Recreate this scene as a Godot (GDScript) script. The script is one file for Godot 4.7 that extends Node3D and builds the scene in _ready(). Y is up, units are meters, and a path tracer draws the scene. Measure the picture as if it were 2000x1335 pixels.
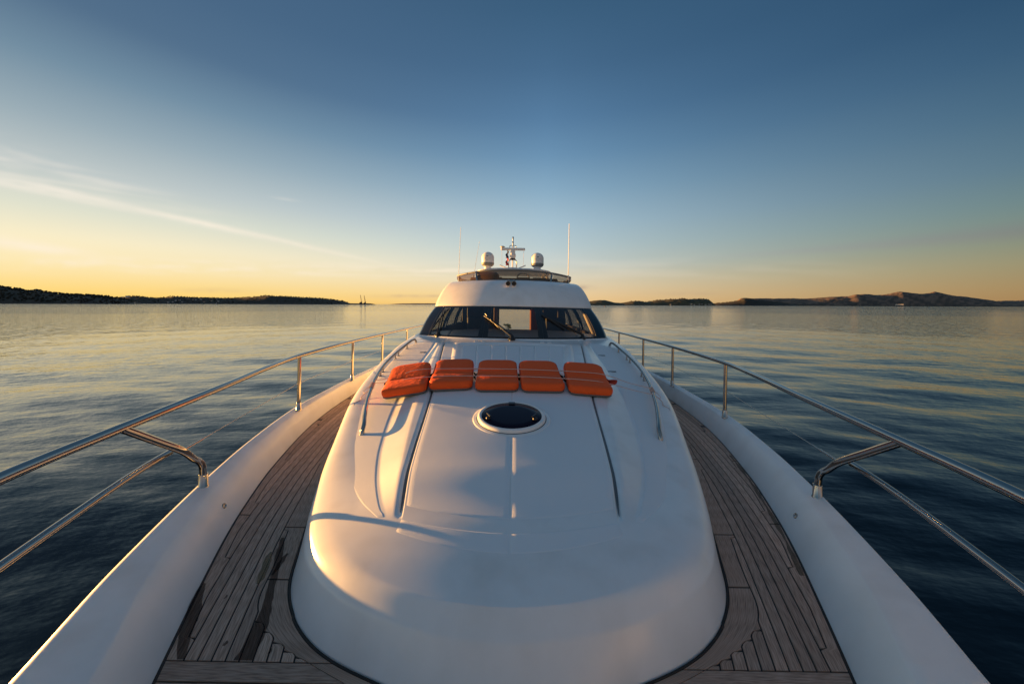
extends Node3D
# A motor yacht seen from its bow, looking aft over the coachroof at sunset.
# Boat coordinates used below: x to starboard as seen by the camera (right), h metres below the eye, d metres aft of the eye.

const EYE := 3.45            # height of the eye above the water
const ORG := 6.0             # the yacht's root stands on the waterline this far aft of the eye
const DECK := 1.45           # deck level, below the eye
const CAP := 1.235           # bulwark cap, below the eye
const SUN_EL := 2.7
const SUN_AZ := 72.0         # degrees to the left of the view axis

var BX := Transform3D()      # the yacht's slight heel
var yacht: Node3D
var M := {}
var rng := RandomNumberGenerator.new()


# ------------------------------------------------------------------ helpers
func P(x: float, h: float, d: float) -> Vector3:
	return Vector3(x, EYE - h, ORG - d)

func ST() -> SurfaceTool:
	var s := SurfaceTool.new()
	s.begin(Mesh.PRIMITIVE_TRIANGLES)
	return s

func pw(t: Array, x: float) -> float:
	# smooth curve through pairs x, y
	var n := t.size() / 2
	if x <= t[0]:
		return t[1]
	if x >= t[2 * n - 2]:
		return t[2 * n - 1]
	var i := 0
	while x > t[2 * i + 2]:
		i += 1
	var x0: float = t[2 * i]
	var x1: float = t[2 * i + 2]
	var y0: float = t[2 * i + 1]
	var y1: float = t[2 * i + 3]
	var s := (y1 - y0) / (x1 - x0)
	var m0 := s
	var m1 := s
	if i > 0:
		m0 = (y1 - t[2 * i - 1]) / (x1 - t[2 * i - 2])
	if i < n - 2:
		m1 = (t[2 * i + 5] - y0) / (t[2 * i + 4] - x0)
	if (y0 - t[max(0, 2 * i - 1)]) * (y1 - y0) <= 0.0 and i > 0:
		m0 = 0.0
	var w := x1 - x0
	var u := (x - x0) / w
	return y0 * (1 + 2 * u) * (1 - u) * (1 - u) + m0 * w * u * (1 - u) * (1 - u) + y1 * u * u * (3 - 2 * u) + m1 * w * u * u * (u - 1)

func spline(pts: Array, n: int) -> PackedVector3Array:
	var out := PackedVector3Array()
	var k := pts.size()
	for i in n + 1:
		var f := float(i) / n * (k - 1)
		var j := mini(int(f), k - 2)
		var u := f - j
		var a: Vector3 = pts[max(j - 1, 0)]
		var b: Vector3 = pts[j]
		var c: Vector3 = pts[j + 1]
		var e: Vector3 = pts[min(j + 2, k - 1)]
		out.append(b.cubic_interpolate(c, a, e, u))
	return out

func tri(s: SurfaceTool, a: Vector3, b: Vector3, c: Vector3, ua := Vector2.ZERO, ub := Vector2.ZERO, uc := Vector2.ZERO) -> void:
	s.set_uv(ua); s.add_vertex(a)
	s.set_uv(ub); s.add_vertex(b)
	s.set_uv(uc); s.add_vertex(c)

func quad(s: SurfaceTool, a: Vector3, b: Vector3, c: Vector3, e: Vector3) -> void:
	tri(s, a, b, c)
	tri(s, a, c, e)

# rows of points, all of one length, joined to a sheet; up: the side that should face out
func sheet(s: SurfaceTool, rows: Array, flip := false, closed := false) -> void:
	for i in rows.size() - 1:
		var a: PackedVector3Array = rows[i]
		var b: PackedVector3Array = rows[i + 1]
		var n := a.size()
		for j in (n if closed else n - 1):
			var k := (j + 1) % n
			var uv := [Vector2(j, i), Vector2(j + 1, i), Vector2(j + 1, i + 1), Vector2(j, i + 1)]
			if flip:
				tri(s, a[j], b[k], a[k], uv[0], uv[2], uv[1])
				tri(s, a[j], b[j], b[k], uv[0], uv[3], uv[2])
			else:
				tri(s, a[j], a[k], b[k], uv[0], uv[1], uv[2])
				tri(s, a[j], b[k], b[j], uv[0], uv[2], uv[3])

func fan(s: SurfaceTool, ring: PackedVector3Array, flip := false) -> void:
	var c := Vector3.ZERO
	for p in ring:
		c += p
	c /= ring.size()
	for j in ring.size():
		var k := (j + 1) % ring.size()
		if flip:
			tri(s, c, ring[k], ring[j])
		else:
			tri(s, c, ring[j], ring[k])

func tube(s: SurfaceTool, path: PackedVector3Array, r0: float, r1 := -1.0, sides := 12, caps := true) -> void:
	if r1 < 0:
		r1 = r0
	var rows := []
	var t := (path[1] - path[0]).normalized()
	var up := Vector3.UP if absf(t.y) < 0.9 else Vector3.RIGHT
	var nrm := up.cross(t).normalized()
	for i in path.size():
		var dir := (path[min(i + 1, path.size() - 1)] - path[max(i - 1, 0)]).normalized()
		nrm = (nrm - dir * nrm.dot(dir)).normalized()
		var bin := dir.cross(nrm)
		var row := PackedVector3Array()
		var r := lerpf(r0, r1, float(i) / (path.size() - 1))
		for k in sides:
			var a := TAU * k / sides
			row.append(path[i] + (nrm * cos(a) + bin * sin(a)) * r)
		rows.append(row)
	sheet(s, rows, false, true)
	if caps:
		s.set_smooth_group(-1)
		fan(s, rows[0], false)
		fan(s, rows[-1], true)
		s.set_smooth_group(0)

# profile: Vector2(radius, height); turned round y
func lathe(s: SurfaceTool, prof: Array, xf := Transform3D(), sides := 28) -> void:
	var rows := []
	for p in prof:
		var row := PackedVector3Array()
		for k in sides:
			var a := TAU * k / sides
			row.append(xf * Vector3(p.x * cos(a), p.y, p.x * sin(a)))
		rows.append(row)
	sheet(s, rows, true, true)

func ball(s: SurfaceTool, c: Vector3, r: Vector3, n := 12) -> void:
	var prof := []
	for i in n + 1:
		var a := PI * i / n - PI / 2
		prof.append(Vector2(maxf(cos(a), 0.0001), sin(a)))
	lathe(s, prof, Transform3D(Basis.from_scale(r), c), n * 2)

# box with chamfered edges
func box(s: SurfaceTool, size: Vector3, xf := Transform3D(), ch := 0.004) -> void:
	s.set_smooth_group(-1)
	var e := size / 2
	ch = minf(ch, minf(e.x, minf(e.y, e.z)) * 0.45)
	var f := func(axis: int, sgn: float) -> Array:
		var o := []
		var u := (axis + 1) % 3
		var v := (axis + 2) % 3
		for q in [[-1, -1], [1, -1], [1, 1], [-1, 1]]:
			var p := Vector3()
			p[axis] = sgn * e[axis]
			p[u] = q[0] * (e[u] - ch)
			p[v] = q[1] * (e[v] - ch)
			o.append(xf * p)
		return o
	for axis in 3:
		for sgn in [-1.0, 1.0]:
			var q: Array = f.call(axis, sgn)
			if sgn > 0:
				quad(s, q[0], q[3], q[2], q[1])
			else:
				quad(s, q[0], q[1], q[2], q[3])
	for axis in 3:
		var u := (axis + 1) % 3
		var v := (axis + 2) % 3
		for a in [-1.0, 1.0]:
			for b in [-1.0, 1.0]:
				var pts := []
				for k in [[-1.0, 0], [1.0, 0], [1.0, 1], [-1.0, 1]]:
					var p := Vector3()
					p[axis] = k[0] * (e[axis] - ch)
					p[u] = a * (e[u] - (0.0 if k[1] == 0 else ch))
					p[v] = b * (e[v] - (ch if k[1] == 0 else 0.0))
					pts.append(xf * p)
				if a * b > 0:
					quad(s, pts[0], pts[3], pts[2], pts[1])
				else:
					quad(s, pts[0], pts[1], pts[2], pts[3])
	for a in [-1.0, 1.0]:
		for b in [-1.0, 1.0]:
			for c in [-1.0, 1.0]:
				var x := xf * Vector3(a * e.x, b * (e.y - ch), c * (e.z - ch))
				var y := xf * Vector3(a * (e.x - ch), b * e.y, c * (e.z - ch))
				var z := xf * Vector3(a * (e.x - ch), b * (e.y - ch), c * e.z)
				if a * b * c > 0:
					tri(s, x, z, y)
				else:
					tri(s, x, y, z)
	s.set_smooth_group(0)

func obj(called: String, s: SurfaceTool, m: Material, parent: Node) -> MeshInstance3D:
	s.generate_normals()
	s.index()
	var o := MeshInstance3D.new()
	o.name = called
	o.mesh = s.commit()
	o.material_override = null
	o.mesh.surface_set_material(0, m)
	o.cast_shadow = GeometryInstance3D.SHADOW_CASTING_SETTING_ON
	parent.add_child(o, true)
	return o

var taken := {}
func numbered(called: String) -> String:
	taken[called] = taken.get(called, -1) + 1
	return called if taken[called] == 0 else "%s_%03d" % [called, taken[called]]

func tag(o: Node, label: String, category := "", group := "", kind := "") -> void:
	o.set_meta("label", label)
	if category:
		o.set_meta("category", category)
	if group:
		o.set_meta("group", group)
	if kind:
		o.set_meta("kind", kind)

func thing(called: String, label: String, category: String, xf := Transform3D(), group := "") -> Node3D:
	var o := Node3D.new()
	o.name = numbered(called)
	add_child(o)
	o.transform = xf
	tag(o, label, category, group)
	return o

func part_node(called: String, parent: Node) -> Node3D:
	var o := Node3D.new()
	o.name = called
	parent.add_child(o, true)
	return o

func lin(r: float, g: float, b: float, a := 1.0) -> Color:
	var c := Color(r, g, b).linear_to_srgb()
	c.a = a
	return c

func mat(called: String, c: Color, rough := 0.5, metal := 0.0) -> StandardMaterial3D:
	var m := StandardMaterial3D.new()
	m.resource_name = called
	m.albedo_color = c
	m.roughness = rough
	m.metallic = metal
	M[called] = m
	return m

func noise_tex(size: Vector2i, freq: float, oct := 4, seed_ := 1, ramp: Gradient = null, as_normal := 0.0, kind := FastNoiseLite.TYPE_SIMPLEX_SMOOTH) -> NoiseTexture2D:
	var n := FastNoiseLite.new()
	n.noise_type = kind
	n.seed = seed_
	n.frequency = freq
	n.fractal_octaves = oct
	var t := NoiseTexture2D.new()
	t.width = size.x
	t.height = size.y
	t.seamless = true
	t.noise = n
	if ramp:
		t.color_ramp = ramp
	if as_normal > 0:
		t.as_normal_map = true
		t.bump_strength = as_normal
	return t

func ramp(stops: Array) -> Gradient:
	var g := Gradient.new()
	var o := PackedFloat32Array()
	var c := PackedColorArray()
	for s in stops:
		o.append(s[0])
		c.append(s[1])
	g.offsets = o
	g.colors = c
	return g


# ------------------------------------------------------------------ sky
const EL := [0.0, 1.6, 4.0, 6.5, 9.5, 13.0, 18.0, 23.0, 28.0, 34.0, 41.0, 55.0, 90.0]  # overhead entries of the ramps are raised, out of view, as deck fill
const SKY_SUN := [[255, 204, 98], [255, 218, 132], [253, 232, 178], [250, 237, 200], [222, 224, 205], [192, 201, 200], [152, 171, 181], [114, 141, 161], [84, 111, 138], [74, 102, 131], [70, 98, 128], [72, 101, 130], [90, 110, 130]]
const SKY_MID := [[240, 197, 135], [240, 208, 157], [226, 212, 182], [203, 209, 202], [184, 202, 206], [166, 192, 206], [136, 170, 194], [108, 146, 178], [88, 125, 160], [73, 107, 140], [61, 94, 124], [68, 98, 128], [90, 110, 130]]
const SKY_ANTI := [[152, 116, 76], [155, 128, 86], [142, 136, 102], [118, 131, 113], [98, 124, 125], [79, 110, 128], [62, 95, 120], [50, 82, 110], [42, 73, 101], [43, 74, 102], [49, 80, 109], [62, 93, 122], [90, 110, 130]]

# sky behind the eye, out of view: pale ramp brightened to light the deck
const SKY_BACK_FILL := [[176, 150, 134], [176, 154, 142], [172, 158, 154], [166, 160, 162], [158, 160, 168], [148, 155, 168], [128, 144, 164], [110, 132, 156], [102, 124, 146], [97, 119, 140], [94, 115, 135], [92, 112, 132], [90, 110, 130]]

func sky_lut(tab: Array) -> PackedVector3Array:
	var out := PackedVector3Array()
	for i in 361:
		var el := i * 0.25
		var k := 0
		while k < EL.size() - 2 and el > EL[k + 1]:
			k += 1
		var u: float = (el - EL[k]) / (EL[k + 1] - EL[k])
		var v := Vector3()
		for ch in 3:
			var a := pow(tab[k][ch] / 255.0, 2.2)
			var b := pow(tab[k + 1][ch] / 255.0, 2.2)
			v[ch] = lerpf(a, b, u)
		out.append(v)
	# soften the corners of the ramp
	for pass_ in 6:
		var o2 := out.duplicate()
		for i in range(1, 360):
			o2[i] = (out[i - 1] + out[i] * 2.0 + out[i + 1]) / 4.0
		out = o2
	return out

func bump(x: float, c: float, w: float) -> float:
	return exp(-((x - c) / w) * ((x - c) / w))

func make_sky() -> Image:
	var w := 1440
	var h := 720
	var lut := [sky_lut(SKY_ANTI), sky_lut(SKY_MID), sky_lut(SKY_SUN), sky_lut(SKY_BACK_FILL)]
	var n := FastNoiseLite.new()
	n.seed = 5
	n.frequency = 1.0
	n.fractal_octaves = 4
	var data := PackedFloat32Array()
	data.resize(w * h * 3)
	var sunaz := deg_to_rad(-SUN_AZ)
	for y in h / 2 + 2:
		var el := maxf((0.5 - (y + 0.5) / h) * PI, 0.0)
		var f := clampf(rad_to_deg(el) / 0.25, 0.0, 359.99)
		var i := int(f)
		var u := f - i
		var ca: Vector3 = lut[0][i].lerp(lut[0][i + 1], u)
		var cm: Vector3 = lut[1][i].lerp(lut[1][i + 1], u)
		var cs: Vector3 = lut[2][i].lerp(lut[2][i + 1], u)
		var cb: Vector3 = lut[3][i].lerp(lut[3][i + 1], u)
		var te := tan(el)
		for x in w:
			var az := wrapf((x + 0.5) / w * TAU, -PI, PI)      # 0 is the view axis, positive to the right
			var s := 0.5 + 0.5 * cos(az - sunaz)
			var c: Vector3
			if s > 0.61:
				c = cm.lerp(cs, minf((s - 0.61) / 0.355, 1.1))
			else:
				c = ca.lerp(cm, clampf((s - 0.14) / 0.47, 0.0, 1.0))
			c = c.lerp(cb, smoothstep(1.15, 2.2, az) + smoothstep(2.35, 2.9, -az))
			# cirrus streaks on great circles, thin and drawn out
			if absf(az) < 1.45 and el < 0.75:
				var gx := tan(az)
				var gy := te / maxf(cos(az), 0.05)
				var cl := 0.0
				if gx < 0.0 and gx > -6.0:
					var k := clampf(gx + 0.42, -9.0, 0.0)
					var line := 0.128 - 0.215 * (gx + 0.42)
					var wid := 0.008 - 0.022 * k
					var v := gy - line
					var wisp := 0.55 + 0.75 * n.get_noise_2d(gx * 2.2 + v * 4.0, v * 46.0)
					var fade := smoothstep(-0.25, -0.72, gx)
					cl += bump(v, 0.0, wid * 0.55) * 0.85 * fade * wisp
					cl += (bump(v, wid * 1.6, wid * 1.5)) * 0.42 * fade * smoothstep(-0.6, -1.3, gx) * (0.35 + 1.2 * n.get_noise_2d(gx * 1.5 + 7.0, v * 70.0 - gx * 4.0))
					# lower bright streak at the far left
					var v2 := gy - (0.125 - 0.14 * (gx + 1.12))
					cl += bump(v2, 0.0, 0.012 - 0.016 * minf(gx + 1.1, 0.0)) * 0.75 * smoothstep(-1.02, -1.4, gx) * (0.7 + 0.6 * n.get_noise_2d(gx * 3.0, v2 * 60.0))
					# thin veils near the horizon
					cl += bump(gy, 0.088 - 0.02 * gx, 0.02) * 0.4 * maxf(0.0, n.get_noise_2d(gx * 3.0, gy * 80.0 + 3.0) + 0.15) * 2.0
					# a short condensation trail
					cl += bump(gy, 0.307 - 0.16 * (gx + 0.69), 0.0022) * 0.22 * bump(gx, -0.66, 0.035)
				var haze := bump(gy, 0.105, 0.03) * 0.14 * clampf(n.get_noise_2d(gx * 2.4 + 11.0, gy * 36.0) * 1.6 + 0.3, 0.0, 1.0) * bump(gx, 0.2, 0.6)
				var lit := Vector3(1.0, 0.86, 0.66).lerp(Vector3(1.0, 0.90, 0.78), clampf(gy * 3.0, 0.0, 1.0))
				c = c.lerp(lit, clampf(cl + haze, 0.0, 0.85))
				# low grey-mauve cloud bars
				var bar := 0.0
				bar += bump(gy, 0.050, 0.006) * bump(gx, 0.19, 0.035)
				bar += bump(gy, 0.034, 0.0035) * bump(gx, 0.50, 0.09) * 0.5
				bar += bump(gy, 0.024, 0.003) * bump(gx, -0.28, 0.12) * 0.9
				bar += bump(gy, 0.038, 0.005) * bump(gx, -0.86, 0.10) * 0.5
				bar *= clampf(0.75 + n.get_noise_2d(gx * 14.0, gy * 120.0), 0.0, 1.2)
				c = c.lerp(Vector3(0.42, 0.30, 0.24), clampf(bar * 0.62, 0.0, 0.8))
			var o := (y * w + x) * 3
			data[o] = c.x
			data[o + 1] = c.y
			data[o + 2] = c.z
	var last := (h / 2 + 1) * w * 3
	for y in range(h / 2 + 2, h):
		for x in w * 3:
			data[y * w * 3 + x] = data[last + x]
	return Image.create_from_data(w, h, false, Image.FORMAT_RGBF, data.to_byte_array())


# ------------------------------------------------------------------ shapes of the yacht
# outlines of the coachroof: x, d (d runs aft); one list for the foot, one for the lower crease, one for the upper
const FOOT := [[0.0, 1.24], [0.28, 1.268], [0.52, 1.34], [0.71, 1.413], [0.855, 1.495], [0.99, 1.611], [1.112, 1.777], [1.215, 2.02], [1.365, 2.42], [1.545, 2.96], [1.85, 4.0], [2.0, 5.0], [2.08, 6.0], [2.12, 7.4]]
const LOW := [[0.0, 1.33], [0.25, 1.352], [0.46, 1.405], [0.64, 1.47], [0.785, 1.545], [0.925, 1.645], [1.052, 1.79], [1.18, 2.02], [1.34, 2.42], [1.52, 2.96], [1.825, 4.0], [1.98, 5.0], [2.06, 6.0], [2.10, 7.4]]
const UPP := [[0.0, 1.40], [0.235, 1.418], [0.43, 1.458], [0.595, 1.513], [0.74, 1.585], [0.875, 1.685], [1.005, 1.825], [1.135, 2.03], [1.30, 2.42], [1.475, 2.96], [1.775, 4.0], [1.93, 5.0], [2.01, 6.0], [2.05, 7.4]]
const LOWH := [1.29, 1.29, 1.29, 1.29, 1.29, 1.29, 1.295, 1.30, 1.285, 1.24, 1.12, 0.98, 0.86, 0.76]
const HC := [1.36, 1.222, 1.42, 1.213, 1.65, 1.172, 1.87, 1.140, 2.1, 1.135, 2.35, 1.127, 2.66, 1.098, 3.07, 1.055, 4.0, 0.938, 5.0, 0.806, 5.8, 0.698, 6.2, 0.630, 7.4, 0.52]
const CAM := [1.40, 0.0, 1.6, 0.035, 1.82, 0.078, 2.03, 0.10, 2.4, 0.115, 3.0, 0.115, 4.0, 0.12, 7.4, 0.13]
const CAPX := [-1.75, 0.03, -1.2, 0.42, -0.5, 0.86, 0.3, 1.24, 1.13, 1.604, 1.563, 1.80, 2.3, 2.075, 3.04, 2.30, 4.0, 2.51, 5.0, 2.60, 6.0, 2.64, 9.0, 2.65, 14.0, 2.58, 17.0, 2.42]
const CAPW := [-1.75, 0.03, -0.8, 0.18, 1.1, 0.24, 1.6, 0.165, 2.3, 0.11, 3.0, 0.085, 17.0, 0.08]
const TEAK := [-1.45, 0.02, -0.8, 0.27, 0.0, 0.64, 0.6, 0.965, 1.0, 1.175, 1.35, 1.357, 1.657, 1.512, 2.12, 1.735, 2.5, 1.893, 3.03, 2.08, 4.0, 2.335, 4.8, 2.45, 6.0, 2.52, 9.0, 2.54, 14.0, 2.47, 17.0, 2.3]
const GROOVE := [1.80, 0.585, 1.85, 0.592, 2.376, 0.692, 3.65, 0.848, 5.9, 1.16, 7.4, 1.30]
const FACET_IN := [1.80, 0.62, 1.87, 0.635, 2.376, 0.752, 3.42, 0.935, 5.9, 1.24, 7.4, 1.36]
const FACET_OUT := [1.80, 0.64, 1.87, 0.66, 2.09, 0.772, 2.376, 0.895, 2.74, 1.01, 3.42, 1.15, 4.4, 1.27, 5.9, 1.34, 7.4, 1.45]
const SKID_OUT := [1.80, 0.62, 2.04, 0.855, 2.29, 1.035, 2.60, 1.18, 2.92, 1.32, 3.55, 1.53, 4.5, 1.73, 5.6, 1.83, 7.4, 1.87]

func outline(tab: Array, heights: Variant, n := 150) -> PackedVector3Array:
	var pts := []
	for i in tab.size():
		pts.append(Vector3(tab[i][0], heights if heights is float else heights[i], tab[i][1]))
	pts[0].x = 0.0
	# mirror the nose so that it is smooth there
	var full := [Vector3(-pts[1].x, pts[1].y, pts[1].z)] + pts
	var out := PackedVector3Array()
	var k := full.size()
	for i in n + 1:
		var f := 1.0 + float(i) / n * (k - 2)
		var j := mini(int(f), k - 2)
		out.append(full[j].cubic_interpolate(full[j + 1], full[j - 1], full[min(j + 2, k - 1)], f - j))
	return out

func width_at(d: float) -> float:
	var t := []
	for p in UPP:
		t.append(p[1])
		t.append(p[0])
	t[1] = 0.001
	return pw(t, d)

func top_h(x: float, d: float) -> float:
	var w := maxf(width_at(d), 0.05)
	return pw(HC, d) + pw(CAM, d) * pow(minf(absf(x) / w, 1.1), 2.6)

# raised middle of the coachroof with its sloping flanks and two narrow channels
func raise_at(x: float, d: float) -> float:
	var a := absf(x)
	var full := 0.052 * smoothstep(1.86, 2.35, d) * (1.0 - smoothstep(5.8, 6.3, d))
	var fi := pw(FACET_IN, d)
	var fo := maxf(pw(FACET_OUT, d), fi + 0.01)
	return full * (1.0 - clampf((a - fi) / (fo - fi), 0.0, 1.0))

func roof_h(x: float, d: float) -> float:
	return top_h(x, d) - raise_at(x, d)

func foot_x(d: float) -> float:
	if d < 1.2402:
		return 0.0
	var t := []
	for p in FOOT:
		t.append(p[1])
		t.append(p[0])
	return pw(t, d)


func _ready() -> void:
	rng.seed = 7
	# --- camera: a wide lens looking aft, level, with the frame shifted down
	var cam := Camera3D.new()
	cam.name = "camera"
	add_child(cam)
	cam.position = Vector3(0, EYE, 0)
	cam.rotation_degrees = Vector3(0, 0, 0.2)
	cam.near = 0.1
	cam.far = 60000.0
	cam.projection = Camera3D.PROJECTION_FRUSTUM
	cam.size = 1335.0 / 680.0 * cam.near
	cam.frustum_offset = Vector2(-3.0, -72.5) / 680.0 * cam.near
	cam.current = true

	# --- sky
	var env := WorldEnvironment.new()
	env.name = "environment"
	var e := Environment.new()
	e.background_mode = Environment.BG_SKY
	var sky := Sky.new()
	var sm := PanoramaSkyMaterial.new()
	sm.panorama = ImageTexture.create_from_image(make_sky())
	sky.sky_material = sm
	e.sky = sky
	e.tonemap_mode = Environment.TONE_MAPPER_LINEAR
	e.tonemap_exposure = 3.5
	e.background_energy_multiplier = 1.0 / 3.5
	e.sdfgi_enabled = true
	e.ssao_enabled = true
	e.ssil_enabled = true
	env.environment = e
	add_child(env)

	# --- the low sun, abeam on the left
	var sun := DirectionalLight3D.new()
	sun.name = "sun"
	sun.light_color = lin(1.0, 0.49, 0.13)
	sun.light_energy = 1.6
	sun.light_angular_distance = 0.55
	sun.shadow_enabled = true
	add_child(sun)
	var el := deg_to_rad(SUN_EL)
	var az := deg_to_rad(SUN_AZ)
	var towards := Vector3(-sin(az) * cos(el), sin(el), -cos(az) * cos(el))
	sun.look_at_from_position(towards * 100.0, Vector3.ZERO, Vector3.UP)

	var pivot := Transform3D(Basis(), Vector3(0, EYE, 0))
	BX = pivot * Transform3D(Basis(Vector3(0, 0, 1), deg_to_rad(-0.8)), Vector3.ZERO) * pivot.affine_inverse()

	materials()
	water()
	land()

	yacht = thing("motor_yacht", "white motor yacht with rounded coachroof, teak side decks and steel rails, seen from its bow", "yacht", BX * Transform3D(Basis(), Vector3(0, 0, -ORG)))
	hull()
	deck()
	coachroof()
	deck_fittings()
	rails()
	deckhouse()
	flybridge()
	interior()
	cushions()
	lashing()


func materials() -> void:
	var g := mat("gelcoat", lin(0.81, 0.81, 0.80), 0.22)
	g.roughness_texture = noise_tex(Vector2i(512, 512), 0.012, 5, 3, ramp([[0.0, Color(0.75, 0.75, 0.75)], [1.0, Color(1, 1, 1)]]))
	g.roughness = 0.26
	g.albedo_texture = noise_tex(Vector2i(512, 512), 0.008, 6, 13, ramp([[0.0, Color(0.93, 0.925, 0.915)], [0.38, Color(0.98, 0.977, 0.974)], [0.6, Color(1, 1, 1)], [1.0, Color(0.985, 0.985, 0.985)]]))
	g.uv1_triplanar = true
	g.uv1_scale = Vector3(0.6, 0.6, 0.6)
	var gs := g.duplicate() as StandardMaterial3D
	gs.roughness = 0.5
	M["satin_gelcoat"] = gs
	var ns := mat("nonskid_gelcoat", lin(0.78, 0.79, 0.80), 0.55)
	ns.heightmap_enabled = true
	ns.heightmap_texture = noise_tex(Vector2i(512, 512), 0.11, 2, 9)
	ns.heightmap_scale = 0.12
	ns.uv1_triplanar = true
	ns.uv1_scale = Vector3(4, 4, 4)
	mat("dark_groove", lin(0.13, 0.135, 0.14), 0.5)
	mat("steel", lin(0.40, 0.365, 0.33), 0.09, 1.0)
	mat("black_plastic", lin(0.012, 0.012, 0.013), 0.35)
	mat("black_gloss", lin(0.008, 0.009, 0.011), 0.06)
	mat("caulk", lin(0.006, 0.006, 0.006), 0.6)
	var gl := mat("tinted_glass", Color(0.012, 0.016, 0.024, 0.48), 0.03)
	gl.transparency = BaseMaterial3D.TRANSPARENCY_ALPHA
	var br := mat("bronze_glass", Color(0.36, 0.26, 0.12, 0.74), 0.04)
	br.transparency = BaseMaterial3D.TRANSPARENCY_ALPHA
	mat("hatch_glass", lin(0.010, 0.007, 0.018), 0.09).metallic_specular = 0.16
	mat("white_plastic", lin(0.75, 0.75, 0.74), 0.35)
	mat("grey_plastic", lin(0.2, 0.21, 0.21), 0.45)
	# weathered teak: three tones
	for i in 4:
		var k: float = [0.75, 0.95, 1.15, 0.85][i]
		var c: Color = lin(1, 1, 1)
		var t := mat("teak_%d" % i, c, 0.75)
		t.resource_name = "weathered teak"
		var r: float = [0.46, 0.45, 0.44, 0.44][i] * k
		t.albedo_texture = noise_tex(Vector2i(256, 1024), 0.02, 5, 20 + i, ramp([
			[0.0, lin(r * 0.45, r * 0.30, r * 0.22)], [0.42, lin(r * 0.92, r * 0.62, r * 0.46)], [0.62, lin(r * 1.1, r * 0.76, r * 0.57)], [1.0, lin(r * 1.35, r * 0.98, r * 0.78)]]))
		t.uv1_scale = Vector3(26.0, 0.45, 1)
		t.heightmap_enabled = true
		t.heightmap_texture = t.albedo_texture
		t.heightmap_scale = 0.05
	mat("wet_stain", lin(0.022, 0.008, 0.005), 0.75)
	mat("green_stain", lin(0.06, 0.045, 0.016), 0.6)
	mat("varnish_stain", lin(0.12, 0.075, 0.014), 0.4)
	M["wet_stain"].metallic_specular = 0.25
	for q in [["wet_stain", 0.55], ["green_stain", 0.55], ["varnish_stain", 0.6]]:
		var c: Color = M[q[0]].albedo_color
		c.a = q[1]
		M[q[0]].albedo_color = c
		M[q[0]].transparency = BaseMaterial3D.TRANSPARENCY_ALPHA
	# orange canvas
	var oc := mat("orange_canvas", lin(0.88, 0.098, 0.004), 0.75)
	oc.heightmap_enabled = true
	oc.heightmap_texture = noise_tex(Vector2i(1024, 1024), 0.006, 7, 31)
	oc.heightmap_scale = 0.38
	oc.uv1_triplanar = true
	oc.uv1_scale = Vector3(2.2, 2.2, 2.2)
	mat("grey_canvas", lin(0.16, 0.155, 0.145), 0.8)
	mat("black_strap", lin(0.012, 0.012, 0.013), 0.7)
	mat("red_strap", lin(0.42, 0.035, 0.012), 0.7)
	mat("cord", lin(0.62, 0.45, 0.40), 0.7)
	# interior
	mat("dark_trim", lin(0.03, 0.026, 0.024), 0.5)
	mat("cabin_wood", lin(0.26, 0.105, 0.04), 0.3)
	mat("cream_trim", lin(0.6, 0.55, 0.46), 0.5)
	mat("cabin_leather", lin(0.45, 0.06, 0.012), 0.55)
	mat("blue_seat", lin(0.05, 0.07, 0.11), 0.6)
	mat("yellow_petals", lin(0.75, 0.62, 0.16), 0.6)
	mat("leaf_green", lin(0.05, 0.10, 0.02), 0.6)
	mat("flag_red", lin(0.42, 0.02, 0.025), 0.8)
	mat("flag_blue", lin(0.012, 0.018, 0.07), 0.8)
	# water
	for i in 5:
		var wm := mat("water_%d" % i, lin(0.0008, 0.0022, 0.0036), 0.045)
		wm.resource_name = "sea water"
		wm.metallic_specular = 0.36
		wm.normal_enabled = true
		if i == 0:
			wm.normal_texture = noise_tex(Vector2i(1024, 1024), 0.011, 5, 40, null, 6.0)
		else:
			wm.normal_texture = M["water_0"].normal_texture
		wm.normal_scale = [0.26, 0.34, 0.6, 1.1, 1.6][i]
		wm.uv1_triplanar = true
		wm.uv1_world_triplanar = true
		wm.uv1_scale = [Vector3(0.055, 0.055, 0.125), Vector3(0.04, 0.04, 0.095), Vector3(0.028, 0.028, 0.066), Vector3(0.02, 0.02, 0.05), Vector3(0.012, 0.012, 0.03)][i]


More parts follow.
